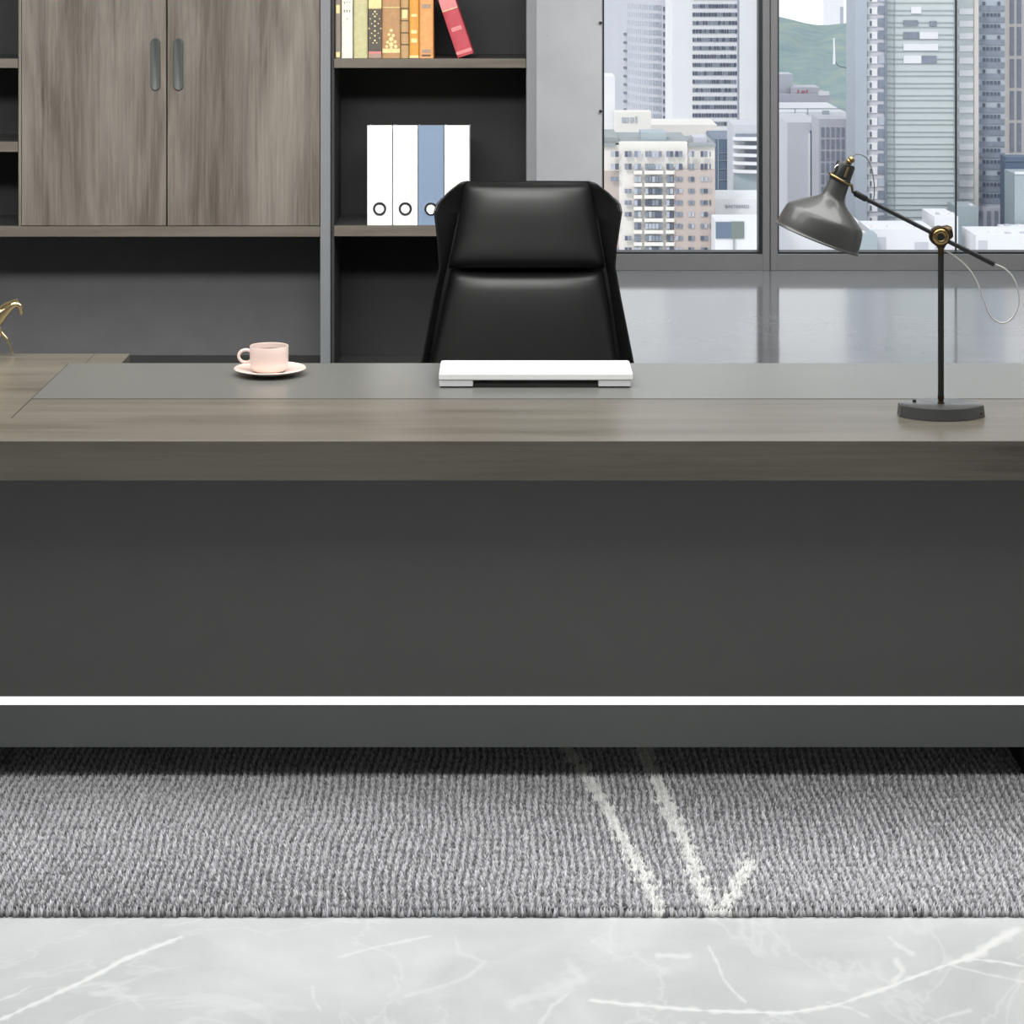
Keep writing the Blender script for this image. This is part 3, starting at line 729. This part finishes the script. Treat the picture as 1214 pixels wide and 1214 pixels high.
# brass stirrup round the neck, tied to the arm
uu = Vector((.931, 0, -.365)).normalized(); vv = Vector((0, -1, 0))
cc = so+ax*(76*px_m)
tilt = Vector((uu.x, 0, uu.z))
ring = [cc+(uu*math.cos(a)+vv*math.sin(a))*(14.8*px_m)+ax*(2.2*px_m*-math.cos(a)) for a in np.linspace(0, 2*math.pi, 33)[:-1]]
bm = bmesh.new(); tube(bm, ring+[ring[0]], .0027, seg=10); br = obj('stirrup', bm, 'brass', lamp, smooth=True)
obj('stirrup_neck', tb([cc+uu*(14.5*px_m), a0+(a1-a0)*.05], .0030, seg=10), 'brass', br, smooth=True)
kn = so+ax*(101*px_m)+uu*(3*px_m)
bm = bmesh.new(); lathe(bm, [(0,-.008),(.005,-.008),(.0082,-.003),(.0062,0),(.0082,.004),(.0055,.009),(0,.010)], kn, Vector((.75,-.1,.66)), 20); obj('knob', bm, 'brass', sk, smooth=True)
obj('knob_stem', tb([so+ax*95*px_m, kn], .004, seg=10), 'brass_dark', sk, smooth=True)
bm = tb([lp(992,210,-.0), lp(988,203,-.012), lp(990,197,-.014), lp(997,194,-.006)], .0024, seg=8, smooth=6); obj('side_bracket', bm, 'chrome', sk, smooth=True)
obj('head_cable', tb([lp(1004,195), lp(1008,187.5), lp(1017,182.8), lp(1027,187), lp(1033,199), lp(1036,215), lp(1036.5,230), lp(1035,240)], .0013, seg=8, smooth=8), 'cable2', lamp, smooth=True)
obj('tail_cable', tb([lp(1118,296,.004), lp(1132,304,.004), lp(1147,317), lp(1158,334), lp(1166,355), lp(1174,374), lp(1187,383), lp(1200,377), lp(1208,358), lp(1204,335), lp(1193,320), lp(1178,312.6)], .0019, seg=10, smooth=8), 'cable', lamp, smooth=True)

# ------------------------------------------------------------------ gold horse on the side return
HD = 6.035
zh = DT-.0005+.0005
def hp(px, py, d=0.0):
    p = wp(px, py, HD); k = zh-wp(0, 419.3, HD).z
    return p+Vector((0, d, k))
def skin_obj(name, joints, edges, parent, mat, sub=2):
    bm = bmesh.new(); sk_ = bm.verts.layers.skin.verify(); vs = [bm.verts.new(p-_loc(parent)) for p, r in joints]
    for i, (p, r) in enumerate(joints): vs[i][sk_].radius = (r, r); vs[i][sk_].use_root = (i == 0)
    for a, b in edges: bm.edges.new((vs[a], vs[b]))
    me = bpy.data.meshes.new(name); bm.to_mesh(me); bm.free()
    o = bpy.data.objects.new(name, me); COL.objects.link(o); o.parent = parent
    o.modifiers.new('skin', 'SKIN').use_smooth_shade = True
    s = o.modifiers.new('sub', 'SUBSURF'); s.levels = sub; s.render_levels = sub
    me.materials.append(M[mat]); LOC[o.name] = _loc(parent)
    return o
u = HD/F
hs = thing('horse_figurine', 'polished gold horse statuette standing on the side return', 'figurine', hp(-25, 419.3))
J = [(hp(-30,378), 10.5*u), (hp(-12,377), 10.5*u), (hp(-3,378), 9.5*u), (hp(5,368), 6.5*u), (hp(13,361.5), 5*u), (hp(20,357.5), 3.9*u), (hp(24,361), 3.6*u), (hp(25,367), 2.4*u), (hp(26,372), 1.7*u),
     (hp(-48,377), 10.5*u), (hp(-58,375), 8*u),
     # near foreleg
     (hp(-2,386,-3*u), 4.2*u), (hp(2,391.5,-4*u), 1.9*u), (hp(9,399,-4*u), 1.6*u), (hp(14,410,-4*u), 1.1*u), (hp(17,417,-4*u), 1.5*u),
     # far foreleg, lifted
     (hp(-4,386,4*u), 4*u), (hp(0,395,4.5*u), 2*u), (hp(-5,402,4.5*u), 1.5*u), (hp(-9,408,4.5*u), 1.4*u),
     # hind legs
     (hp(-55,384,-4*u), 6*u), (hp(-52,393,-4*u), 3*u), (hp(-61,403,-4*u), 2*u), (hp(-58,412,-4*u), 1.2*u), (hp(-56,417,-4*u), 1.6*u),
     (hp(-56,384,4*u), 6*u), (hp(-59,393,4*u), 3*u), (hp(-69,401,4*u), 2*u), (hp(-69,411,4*u), 1.2*u), (hp(-67,417,4*u), 1.6*u)]
E = [(0,1),(1,2),(2,3),(3,4),(4,5),(5,6),(6,7),(7,8),(0,9),(9,10),(2,11),(11,12),(12,13),(13,14),(14,15),(2,16),(16,17),(17,18),(18,19),(10,20),(20,21),(21,22),(22,23),(23,24),(10,25),(25,26),(26,27),(27,28),(28,29)]
skin_obj('body', J, E, hs, 'gold')
bm = bmesh.new()
for sy in (-1, 1): tube(bm, [hp(20, 356, sy*2*u), hp(20.5, 352.3, sy*2.4*u)], [1.3*u, .2*u], seg=8)
obj('ear', bm, 'gold', hs, smooth=True)
bm = tb([hp(21,353.4), hp(14,355.5), hp(5,360), hp(-3,367)], [1.3*u, 2.2*u], seg=8, smooth=4); obj('mane', bm, 'gold', hs, smooth=True)
bm = tb([hp(-64,371), hp(-72,374), hp(-77,386), hp(-80,402)], [2.6*u, 1.0*u], seg=8, smooth=4); obj('tail', bm, 'gold', hs, smooth=True)

# ================================================================== CITY BEYOND THE WINDOWS
GZ = -118.0
def cbox(bm, px0, px1, py0, D, dep, py1=None, top=None, mi=0):
    x0, x1 = (px0-CX)*D/F, (px1-CX)*D/F
    z1 = top if top is not None else wp(0, py0, D).z
    z0 = GZ if py1 is None else wp(0, py1, D).z
    box(bm, x0, x1, D, D+dep, z0, z1, mi)
def building(name, label, px0, px1, py0, D, dep, mat, top=None, cat='building', group=None):
    t = thing(name, label, cat, ((px0+px1-2*CX)/2*D/F, D, GZ), group)
    bm = bmesh.new(); cbox(bm, px0, px1, py0, D, dep, top=top); obj('walls', bm, mat, t)
    return t
def crect(t, name, rects, mat, D, out=.35, stuff=False):
    bm = bmesh.new()
    for r in rects:
        mi = r[4] if len(r) > 4 else 0
        a = wp(r[0], r[3], D); b = wp(r[1], r[2], D)
        box(bm, a.x, b.x, D-out, D+.1, a.z, b.z, mi)
    return obj(name, bm, mat, t)
# A: lilac tower with a swept corner, far left
D = 930
t = thing('office_tower', 'pale lilac-grey tower with a curved front behind the apartment block', 'building', ((750-CX)*D/F, D, GZ))
bm = bmesh.new()
def arc_y(px):          # its front sweeps away to the left
    s = (786-px)/72.0
    return D+70*s*s if s > 0 else D
prev = None; cols = []
for k in range(13):
    px = 786-74*k/12; cols.append(px)
pts = [((786-CX)*D/F, D)]+[((px-CX)*arc_y(px)/F, arc_y(px)) for px in cols[1:]]+[((712-CX)*1000/F, 1090), ((800-CX)*D/F, 1090), ((800-CX)*D/F, D)]
prism(bm, pts, GZ, 120); obj('walls', bm, 'city_grey', t)
rr = random.Random(3)
for j in range(17):
    yy = 8+j*9.95
    bm = bmesh.new()
    for k in range(16):
        px = 744+k*2.5; Dk = arc_y(px)-.6
        # rows follow the perspective of the receding face
        zz = wp(0, yy, D).z
        box(bm, (px-CX)*Dk/F, (px+1.7-CX)*Dk/F, Dk, Dk+2, zz-1.2, zz+.6)
    obj('window_row', bm, 'win_pale', t)
    if j > 2: crect(t, 'corner_window', [(739, 745, yy+1, yy+4)], 'win_mid', arc_y(742), 1.5)
    crect(t, 'corner_window', [(786.3, 790.4, yy, yy+5.2), (791.4, 795.6, yy, yy+5.2)], 'win_dark', D, .6)
# B: white tower
D = 860
t = building('office_tower', 'tall white tower with rows of small dark windows', 797, 876, 0, D, 40, 'city_white', top=150)
for j in range(-2, 15):
    yy = 5+j*9.95; row = []; x = 821.0
    while x < 873.2:
        w_ = rr.choice((1.6, 2.2, 3.0, 3.4)); row.append((x, min(x+w_, 873.8), yy, yy+4.6, rr.choice((0,0,1)))); x += w_+.75
    crect(t, 'window_row', row, ['win_dark', 'win_mid'], D)
crect(t, 'window_row', [(835, 876, 155, 158.5)], 'win_mid', D)
crect(t, 'corner_trim', [(873.9, 875.2, 0, 150)], 'city_bluegrey', D, .5)
D = 859
t = building('office_tower', 'plain white tower slab with one column of small windows, left of the mullion', 876.5, 912, 0, D, 38, 'city_white', top=138)
for j in range(15): crect(t, 'window', [(897.5, 900.5, 1+j*9.9, 6+j*9.9)], 'win_mid', D)
# C: apartment block
D = 600
t = thing('apartment_block', 'cream and brick-pink apartment block with many small windows', 'building', ((782-CX)*D/F, D, GZ))
bm = bmesh.new(); cbox(bm, 706, 847.5, 172.5, D, 30); cbox(bm, 734, 815, 169, D-1, 30.5); obj('walls', bm, 'city_cream', t)
bm = bmesh.new(); cbox(bm, 700, 750.5, 203, D-.8, 1.2); obj('brick_wing', bm, 'city_brick', t)
bm = bmesh.new(); cbox(bm, 799, 847.8, 201, D-1.9, 1.2); obj('brick_wing', bm, 'city_brick', t)
bm = bmesh.new(); cbox(bm, 700, 733, 163, D+2, 26, 170); cbox(bm, 700, 730, 171, D-.9, 26, 174); obj('roof', bm, 'city_roof', t)
bm = bmesh.new(); cbox(bm, 733, 816, 166.5, D+3, 26, 169.5); cbox(bm, 816, 848.5, 171, D-1, 26, 174); obj('roof', bm, 'city_roof', t)
bm = bmesh.new(); cbox(bm, 760, 790, 157, D+4, 10, 168); obj('roof_house', bm, 'city_glass', t)
bm = bmesh.new(); cbox(bm, 822, 838, 163, D+4, 10, 172)
obj('roof_house', bm, 'city_grey', t)
cols = [(724, 733.6), (740.7, 748.8), (752, 759.8), (765, 784.6), (790, 798), (800.4, 809), (816, 823), (830.5, 838.6), (841.2, 842.6)]
rws = [182.6, 197.5, 212.3, 226.4, 240.2, 254, 267.9, 282.3, 296]
for j, yy in enumerate(rws):
    for i, (a, b) in enumerate(cols):
        hh = 3.4 if 2 <= i <= 4 or j < 2 else 2.6
        if j >= 2 and i in (0, 1) and (i+j) % 4 == 3: continue
        if i == 8: hh = 3
        r = []; npn = 1 if i == 8 else (5 if i == 3 else 2); gap = .7; ww = (b-a-gap*(npn-1))/npn
        for k in range(npn):
            r.append((a+k*(ww+gap), a+k*(ww+gap)+ww, yy-hh, yy+hh, rr.choice((0, 1, 1, 2))))
        crect(t, 'window', r, ['win_dark', 'win_mid', 'win_pale'], D-1.9, .35)
    if j >= 1:
        for a, b in ((751, 761), (763.5, 786), (789, 799)):
            crect(t, 'balcony', [(a, b, yy+4.2, yy+8.4)], 'city_cream', D-1.2, 1.5)
# behind: low cream blocks
D = 690
t = building('cream_building', 'low cream building with a parapet behind the apartment roof', 729.5, 772, 133, D, 9, 'city_cream')
crect(t, 'window', [(737, 745, 139, 145), (747, 751, 139, 145), (753, 755, 138, 145)], 'win_pale', D)
t = building('cream_building', 'long pale cream podium below the white towers', 750, 850, 148, D+30, 25, 'city_cream')
crect(t, 'window_row', [(837, 876, 156, 159)], 'win_mid', D+30)
bm = bmesh.new(); cbox(bm, 716, 729, 91, 700, 20); 
o = tag(obj('white_block', bm, 'city_white', origin=((722-CX)*700/F, 700, GZ)), 'narrow bright white block at the left edge of the window', 'building')
# D: blue glass slab, curved banded block
D = 660
t = building('glass_building', 'slate blue glass building right of the apartment block', 848, 872, 165, D, 30, 'city_glass_dark')
crect(t, 'glass_joint', [(851, 852, 165, 240)]+[(852, 870, y, y+.5) for y in (181, 190, 200, 213, 225)], 'city_glass', D, .3)
D = 640
t = building('banded_building', 'light grey building with curved balcony bands beside the mullion', 869.5, 915, 148, D, 19, 'city_grey')
for k in range(5):
    yy = 157+k*9.6
    crect(t, 'window_row', [(883 if k else 872, 915, yy+1.5, yy+5)], 'win_mid', D)
    bm = bmesh.new()
    x0, x1 = (869-CX)*D/F, (915-CX)*D/F
    za, zb = wp(0, yy+8.8, D).z, wp(0, yy+5.2, D).z
    P3 = [(x0+(x1-x0)*k2/8, D-3.5*math.sin(math.pi*(.15+.5*k2/8))) for k2 in range(9)]+[(x1, D+1), (x0, D+1)]
    prism(bm, P3, za, zb); obj('balcony', bm, 'city_white', t)
crect(t, 'lower_glazing', [(870, 915, 203, 240)], 'city_glass', D, .8)
# E: white low hall with a sign
D = 610
t = building('white_hall', 'low white hall with grey sign lettering', 848, 920, 236, D, 22, 'city_white')
cu = bpy.data.curves.new('sign_lettering', 'FONT'); cu.body = 'BAETERRED'; cu.size = 1.0; cu.extrude = .03; cu.align_x = 'CENTER'
to = bpy.data.objects.new('sign_tmp', cu); COL.objects.link(to)
dg = bpy.context.evaluated_depsgraph_get(); tm = bpy.data.meshes.new_from_object(to.evaluated_get(dg)); bpy.data.objects.remove(to)
bm = bmesh.new(); bm.from_mesh(tm); xsz = max(v.co.x for v in bm.verts)-min(v.co.x for v in bm.verts)
tw = 28*D/F; s = tw/xsz
for v in bm.verts: 
    x, y, z = v.co; p = wp(874, 246.5, D); v.co = (p.x+x*s, D-.3-z*s, p.z+y*s*1.0)
obj('sign_lettering', bm, 'sign_grey', t)
crect(t, 'sill_line', [(860, 915, 255, 257)], 'city_grey', D)
t = building('white_block', 'pale block with blue and sage panels by the lower window corner', 848, 920, 261, 584, 12, 'city_white')
crect(t, 'blue_panel', [(848.5, 867, 263, 282.5)], 'city_glass_dark', 584)
crect(t, 'sage_panel', [(867, 882, 262.5, 282.5)], 'city_sage', 584)
crect(t, 'post', [(869.3, 870.6, 282, 305)], 'city_roof', 584, .8)
# ---- right-hand pane
m_ = tag(obj('antenna_mast', tb([wp(989, 76, 690), wp(989, 60, 690), wp(988.6, 45, 690)], [.42, .28, .22], seg=8), 'city_white', origin=wp(989, 76, 690)), 'thin white antenna on a dark bracket in front of the wooded hill', 'antenna')
obj('bracket', tb([wp(990, 72, 690), wp(993, 77.5, 690), wp(998, 79.5, 690), wp(1003.2, 80.5, 699)], .12, seg=6), 'win_dark', m_)
bm = bmesh.new()
D = 1450                         # wooded hill: a real ridge with depth
ny_, nx_ = 16, 40; G = []
for j in range(ny_):
    row = []
    yy = D+j*50
    for i in range(nx_):
        px = 800+i*14; x = (px-CX)*yy/F
        s = math.sin(math.pi*min(1, j/(ny_-1)*1.0)*.5)
        zt2 = wp(0, 24+3*math.sin(px*.06)+5*math.sin(px*.019+1), D+(ny_-1)*50).z
        z = GZ-4+(zt2-GZ+4)*s+2.2*math.sin(i*.9+j*1.3)+1.5*math.sin(i*1.7-j*.8)
        if j == ny_-1: z = zt2
        row.append(bm.verts.new((x, yy, z)))
    G.append(row)
for j in range(ny_-1):
    for i in range(nx_-1): bm.faces.new((G[j][i], G[j][i+1], G[j+1][i+1], G[j+1][i]))
o = obj('wooded_hill', bm, 'hill', origin=(300, 1800, GZ), smooth=80); o['kind'] = 'structure'
t = building('distant_tower', 'faint white tower on the skyline above the wooded hill', 985, 1000, 0, 2400, 60, 'city_white', top=100)
crect(t, 'shaded_side', [(996, 1000, 8, 60)], 'city_bluegrey', 2400)
t = building('grey_building', 'long grey-lilac building with a reddish roof sign below the hill', 915, 985, 112, 1150, 40, 'city_lilac')
bm = bmesh.new(); cbox(bm, 915, 940, 88, 1160, 20); cbox(bm, 938, 972, 103.5, 1155, 20); obj('upper_storey', bm, 'city_grey', t)
crect(t, 'roof_sign', [(945.5, 947, 106.5, 110.5), (950.5, 954, 107.5, 110.5), (956, 957.5, 106.5, 110)], 'sign_red', 1155)
crect(t, 'window_row', [(925+i*6, 928+i*6, 120, 126) for i in range(9)], 'win_pale', 1150)
crect(t, 'roof_unit', [(970, 983, 108, 113)], 'city_white', 1150)
t = building('white_rooftop', 'white flat roof with a railing and small roof units', 915, 1003, 133, 980, 60, 'city_white')
crect(t, 'railing', [(915, 1003, 128.3, 129.5), (942, 943, 129, 137), (957, 958, 129, 137)], 'city_line', 980)
crect(t, 'roof_unit', [(975, 983, 131, 139)], 'city_bluegrey', 980); crect(t, 'roof_unit', [(937, 940.5, 138, 143)], 'win_mid', 980)
D = 760
t = building('corner_building', 'smooth white building with one tall blue window slit', 933.5, 972, 145, D, 40, 'city_grey')
bm = bmesh.new(); cbox(bm, 960.5, 970.5, 155, D-.8, 2, 145+120); obj('window_slit', bm, 'city_navy', t)
crect(t, 'slit_frame', [(958.3, 960.3, 158, 262)], 'city_white', D, 1.2)
t = building('banded_block', 'low white block with blue window bands at the left of the second pane', 915, 934, 148, 802, 30, 'city_white')
for k in range(3): crect(t, 'window_row', [(915, 933.6, 157+k*11.5, 161+k*11.5)], 'win_mid', 802)
D = 740
t = building('lilac_building', 'lilac building with a grid of narrow windows behind the lamp shade', 970.8, 1004, 141, D, 18, 'city_lilac')
for j in range(7):
    crect(t, 'window_row', [(973.5+i*6, 976.8+i*6, 151+j*14, 162+j*14) for i in range(5)], 'win_mid', D)
D = 700
t = building('concrete_tower', 'tall plain blue-grey tower slab beside the wooded hill', 1014, 1028, 0, D, 19, 'city_bluegrey', top=125)
t = building('notched_tower', 'pale tower with stepped square windows next to the plain slab', 1028.5, 1051, 0, D+2, 35, 'city_grey', top=125)
for j in range(-1, 20):
    yy = 7+j*14.6
    crect(t, 'window', [(1041, 1050.5, yy, yy+9.6)], 'win_pale' if j % 5 == 4 else 'win_mid', D+2)
    crect(t, 'white_panel', [(1028, 1040, yy+1.5, yy+10), ], 'city_white', D+2)
    crect(t, 'window_slit', [(1031.2, 1033.0, yy+3, yy+9)], 'win_dark', D+2, .6)
crect(t, 'corner_strip', [(1048.5, 1051, 0, 270)], 'win_mid', D+2, .5)
D = 705
t = building('glass_tower', 'wide pale green glass tower with fine horizontal floor lines', 1051.5, 1134.5, 0, D, 45, 'city_green_glass', top=140)
for j in range(20):
    yy = 3+j*14.4
    crect(t, 'floor_line', [(1052, 1134, yy, yy+.7), (1052, 1134, yy+9, yy+9.6)], 'city_line', D)
crect(t, 'upright_line', [(1131, 1131.6, 0, 270), (1060, 1060.3, 0, 270)], 'city_line', D, .5)
for (a, b, c, d, mm) in ((1071,1088,24,30,'win_mid'),(1102,1110,25,31,'win_mid'),(1071,1090,38,46,'win_mid'),(1090,1112,38,46,'city_white'),(1071,1112,52,60,'city_white'),(1071,1092,66,75,'city_white'),(1092,1110,66,75,'win_mid'),(1080,1092,8,16,'city_white')):
    crect(t, 'panel', [(a, b, c, d)], mm, D, .5)
D = 715
t = building('panelled_tower', 'slim tower with alternating white panels right of the glass joint', 1135, 1158, 0, D, 40, 'city_green_glass', top=132)
for j in range(19): crect(t, 'white_panel', [(1137, 1154, 10+j*14.6, 17+j*14.6)], 'city_white', D)
crect(t, 'corner_pier', [(1154.5, 1159.5, 0, 250)], 'city_beige', D, 1)
D = 720
t = building('gridded_tower', 'blue-grey tower with dense rows of square windows', 1159.5, 1191, 0, D, 40, 'city_bluegrey', top=128)
for j in range(18):
    yy = 1+j*13.4
    crect(t, 'spandrel', [(1160, 1191, yy+6, yy+12)], 'win_mid', D)
    crect(t, 'window_row', [(1165+i*4.4, 1168+i*4.4, yy+1, yy+5) for i in (range(5) if j % 3 else (0, 4))], 'win_dark', D)
bm = bmesh.new(); cbox(bm, 1158, 1189.5, 246, D-3, 8); obj('podium', bm, 'city_lilac', t)
crect(t, 'podium_window', [(1161+i*9, 1165+i*9, 250, 272) for i in range(3)], 'win_mid', D-3)
D = 760
t = building('beige_tower', 'beige tower with tall strips of windows at the right edge', 1191, 1245, 0, D, 40, 'city_beige', top=118)
for px in (1197.5, 1206, 1216, 1226): 
    for k in range(5): crect(t, 'window_strip', [(px, px+4.6, -6+k*38, 28+k*38)], 'win_mid', D)
crect(t, 'cornice', [(1191, 1245, 182, 186)], 'city_white', D, 1.5)
t = building('navy_building', 'dark blue glass building below the beige tower', 1192.4, 1250, 186, 700, 8, 'city_navy')
crect(t, 'floor_line', [(1191, 1250, 190+k*13, 191.4+k*13) for k in range(6)], 'city_glass_dark', 700)
t = building('grey_block', 'small pale blue-grey block in front of the dark blue building', 1203, 1250, 206, 678, 14, 'city_glass')
crect(t, 'roof_edge', [(1203, 1250, 203.5, 206.5)], 'city_white', 678)
# rooftops at the bottom of the right-hand pane
def low(label, px0, px1, py0, D, mat='city_white', wins=(), dep=20):
    t = building('low_building', label, px0, px1, py0, D, dep, mat)
    if wins: crect(t, 'wall_panel', wins, 'city_grey', D)
    q_ = random.Random(int(px0*7+py0)); px = px0+3
    while px < px1-8 and px < 1216:
        w_ = q_.uniform(3, 8); h_ = q_.uniform(1.5, 5)
        bm = bmesh.new(); cbox(bm, px, px+w_, py0-h_, D+3+q_.uniform(0, 2), 2.5, py0+2.5)
        obj('roof_unit', bm, q_.choice(('city_white', 'city_grey', 'city_cream')), t); px += w_+q_.uniform(5, 14)
    return t
low('white low building with a domed roof unit beyond the lamp arm', 1031, 1108, 272, 640, wins=[(1038, 1050, 281, 300), (1085, 1100, 287, 300)])
low('bright white stair block behind the lamp joint', 1108, 1136, 257, 650)
low('long white low building right of the lamp joint', 1157, 1250, 279, 640, wins=[(1160, 1170, 285, 300)])
low('small white roof at the right edge over the navy building', 1189, 1250, 270, 668, dep=8)
low('blue-grey low block beside the lamp shade', 1018, 1040, 278, 630, 'city_glass', dep=9)
low('white rooftop below the lamp shade', 915, 1018, 262, 640, dep=16)
low('pale block behind the glass joint', 1134, 1160, 245, 689, 'city_glass', dep=14)
bm = bmesh.new(); lathe(bm, [(0,0),(.75,.0),(.9,.6),(.6,1.2),(0,1.35)], wp(1126, 257, 655)+Vector((0,3,0)), (0,0,1), 20); tag(obj('roof_dome', bm, 'city_white', origin=wp(1126, 257, 655), smooth=True), 'small white dome on the stair block roof', 'dome')
bm = bmesh.new(); box(bm, -2500, 3500, 400, 2500, GZ-4, GZ); o = struct('ground', bm, 'ground_city')

# ================================================================== LIGHT
W = bpy.data.worlds.new('sky'); sc.world = W; W.use_nodes = True
nt = W.node_tree; bg = nt.nodes['Background']
tc = N(nt, 'ShaderNodeTexCoord'); sx = N(nt, 'ShaderNodeSeparateXYZ'); nt.links.new(tc.outputs['Generated'], sx.inputs[0])
c = ramp(nt, sx.outputs['Z'], [(.0, (1,1,1,1)), (.35, (.95,.97,1,1))])
nt.links.new(c, bg.inputs['Color']); bg.inputs['Strength'].default_value = 1.25
s = bpy.data.lights.new('sun', 'SUN'); s.energy = 1.3; s.angle = math.radians(12); s.color = (1, .97, .93)
so_ = bpy.data.objects.new('sun', s); COL.objects.link(so_); so_.rotation_euler = (math.radians(48), math.radians(0), math.radians(-32))
def area(name, loc, rot, sx_, sy_, e, col=(1,1,1)):
    l = bpy.data.lights.new(name, 'AREA'); l.shape = 'RECTANGLE'; l.size = sx_; l.size_y = sy_; l.energy = e; l.color = col
    o = bpy.data.objects.new(name, l); COL.objects.link(o); o.location = loc; o.rotation_euler = rot
    return o
area('ceiling_light', (0.0, 5.55, 2.96), (0, 0, 0), 5.0, 1.3, 120, (1,.995,.985))
area('ceiling_light', (0.0, 4.15, 2.96), (0, 0, 0), 4.5, 1.1, 55, (1,.995,.985))  # unseen fill added to lighten the desk's front panel
def spot(name, loc, aim, sx_, sy_, e, spread, col=(1,.995,.98)):
    o = area(name, loc, (0,0,0), sx_, sy_, e, col)
    o.rotation_euler = (Vector(aim)-Vector(loc)).to_track_quat('-Z', 'Y').to_euler()
    o.data.spread = math.radians(spread)
spot('wall_washer', (-.9, 4.1, 2.9), (-.9, 7.8, 1.1), 3.2, .5, 27, 66)  # unseen narrow beam added to brighten the cabinet doors and niche
spot('wall_washer', (1.4, 9.6, 2.9), (1.2, 13, .9), 4.5, .5, 85, 110, (1,1,1))  # unseen area light added to lift the column, window frames and floor

cam = bpy.data.cameras.new('camera'); co_ = bpy.data.objects.new('camera', cam); COL.objects.link(co_)
co_.location = (0, 0, H); co_.rotation_euler = (math.radians(90), 0, 0)
cam.sensor_width = 36; cam.lens = 36*F/1214; cam.shift_y = (HY-607)/1214; cam.clip_end = 9000; cam.clip_start = .05
sc.camera = co_
vs_ = sc.view_settings; vs_.view_transform = 'Standard'; vs_.look = 'None'; vs_.gamma = 1; vs_.exposure = 0.0; vs_.use_curve_mapping = False
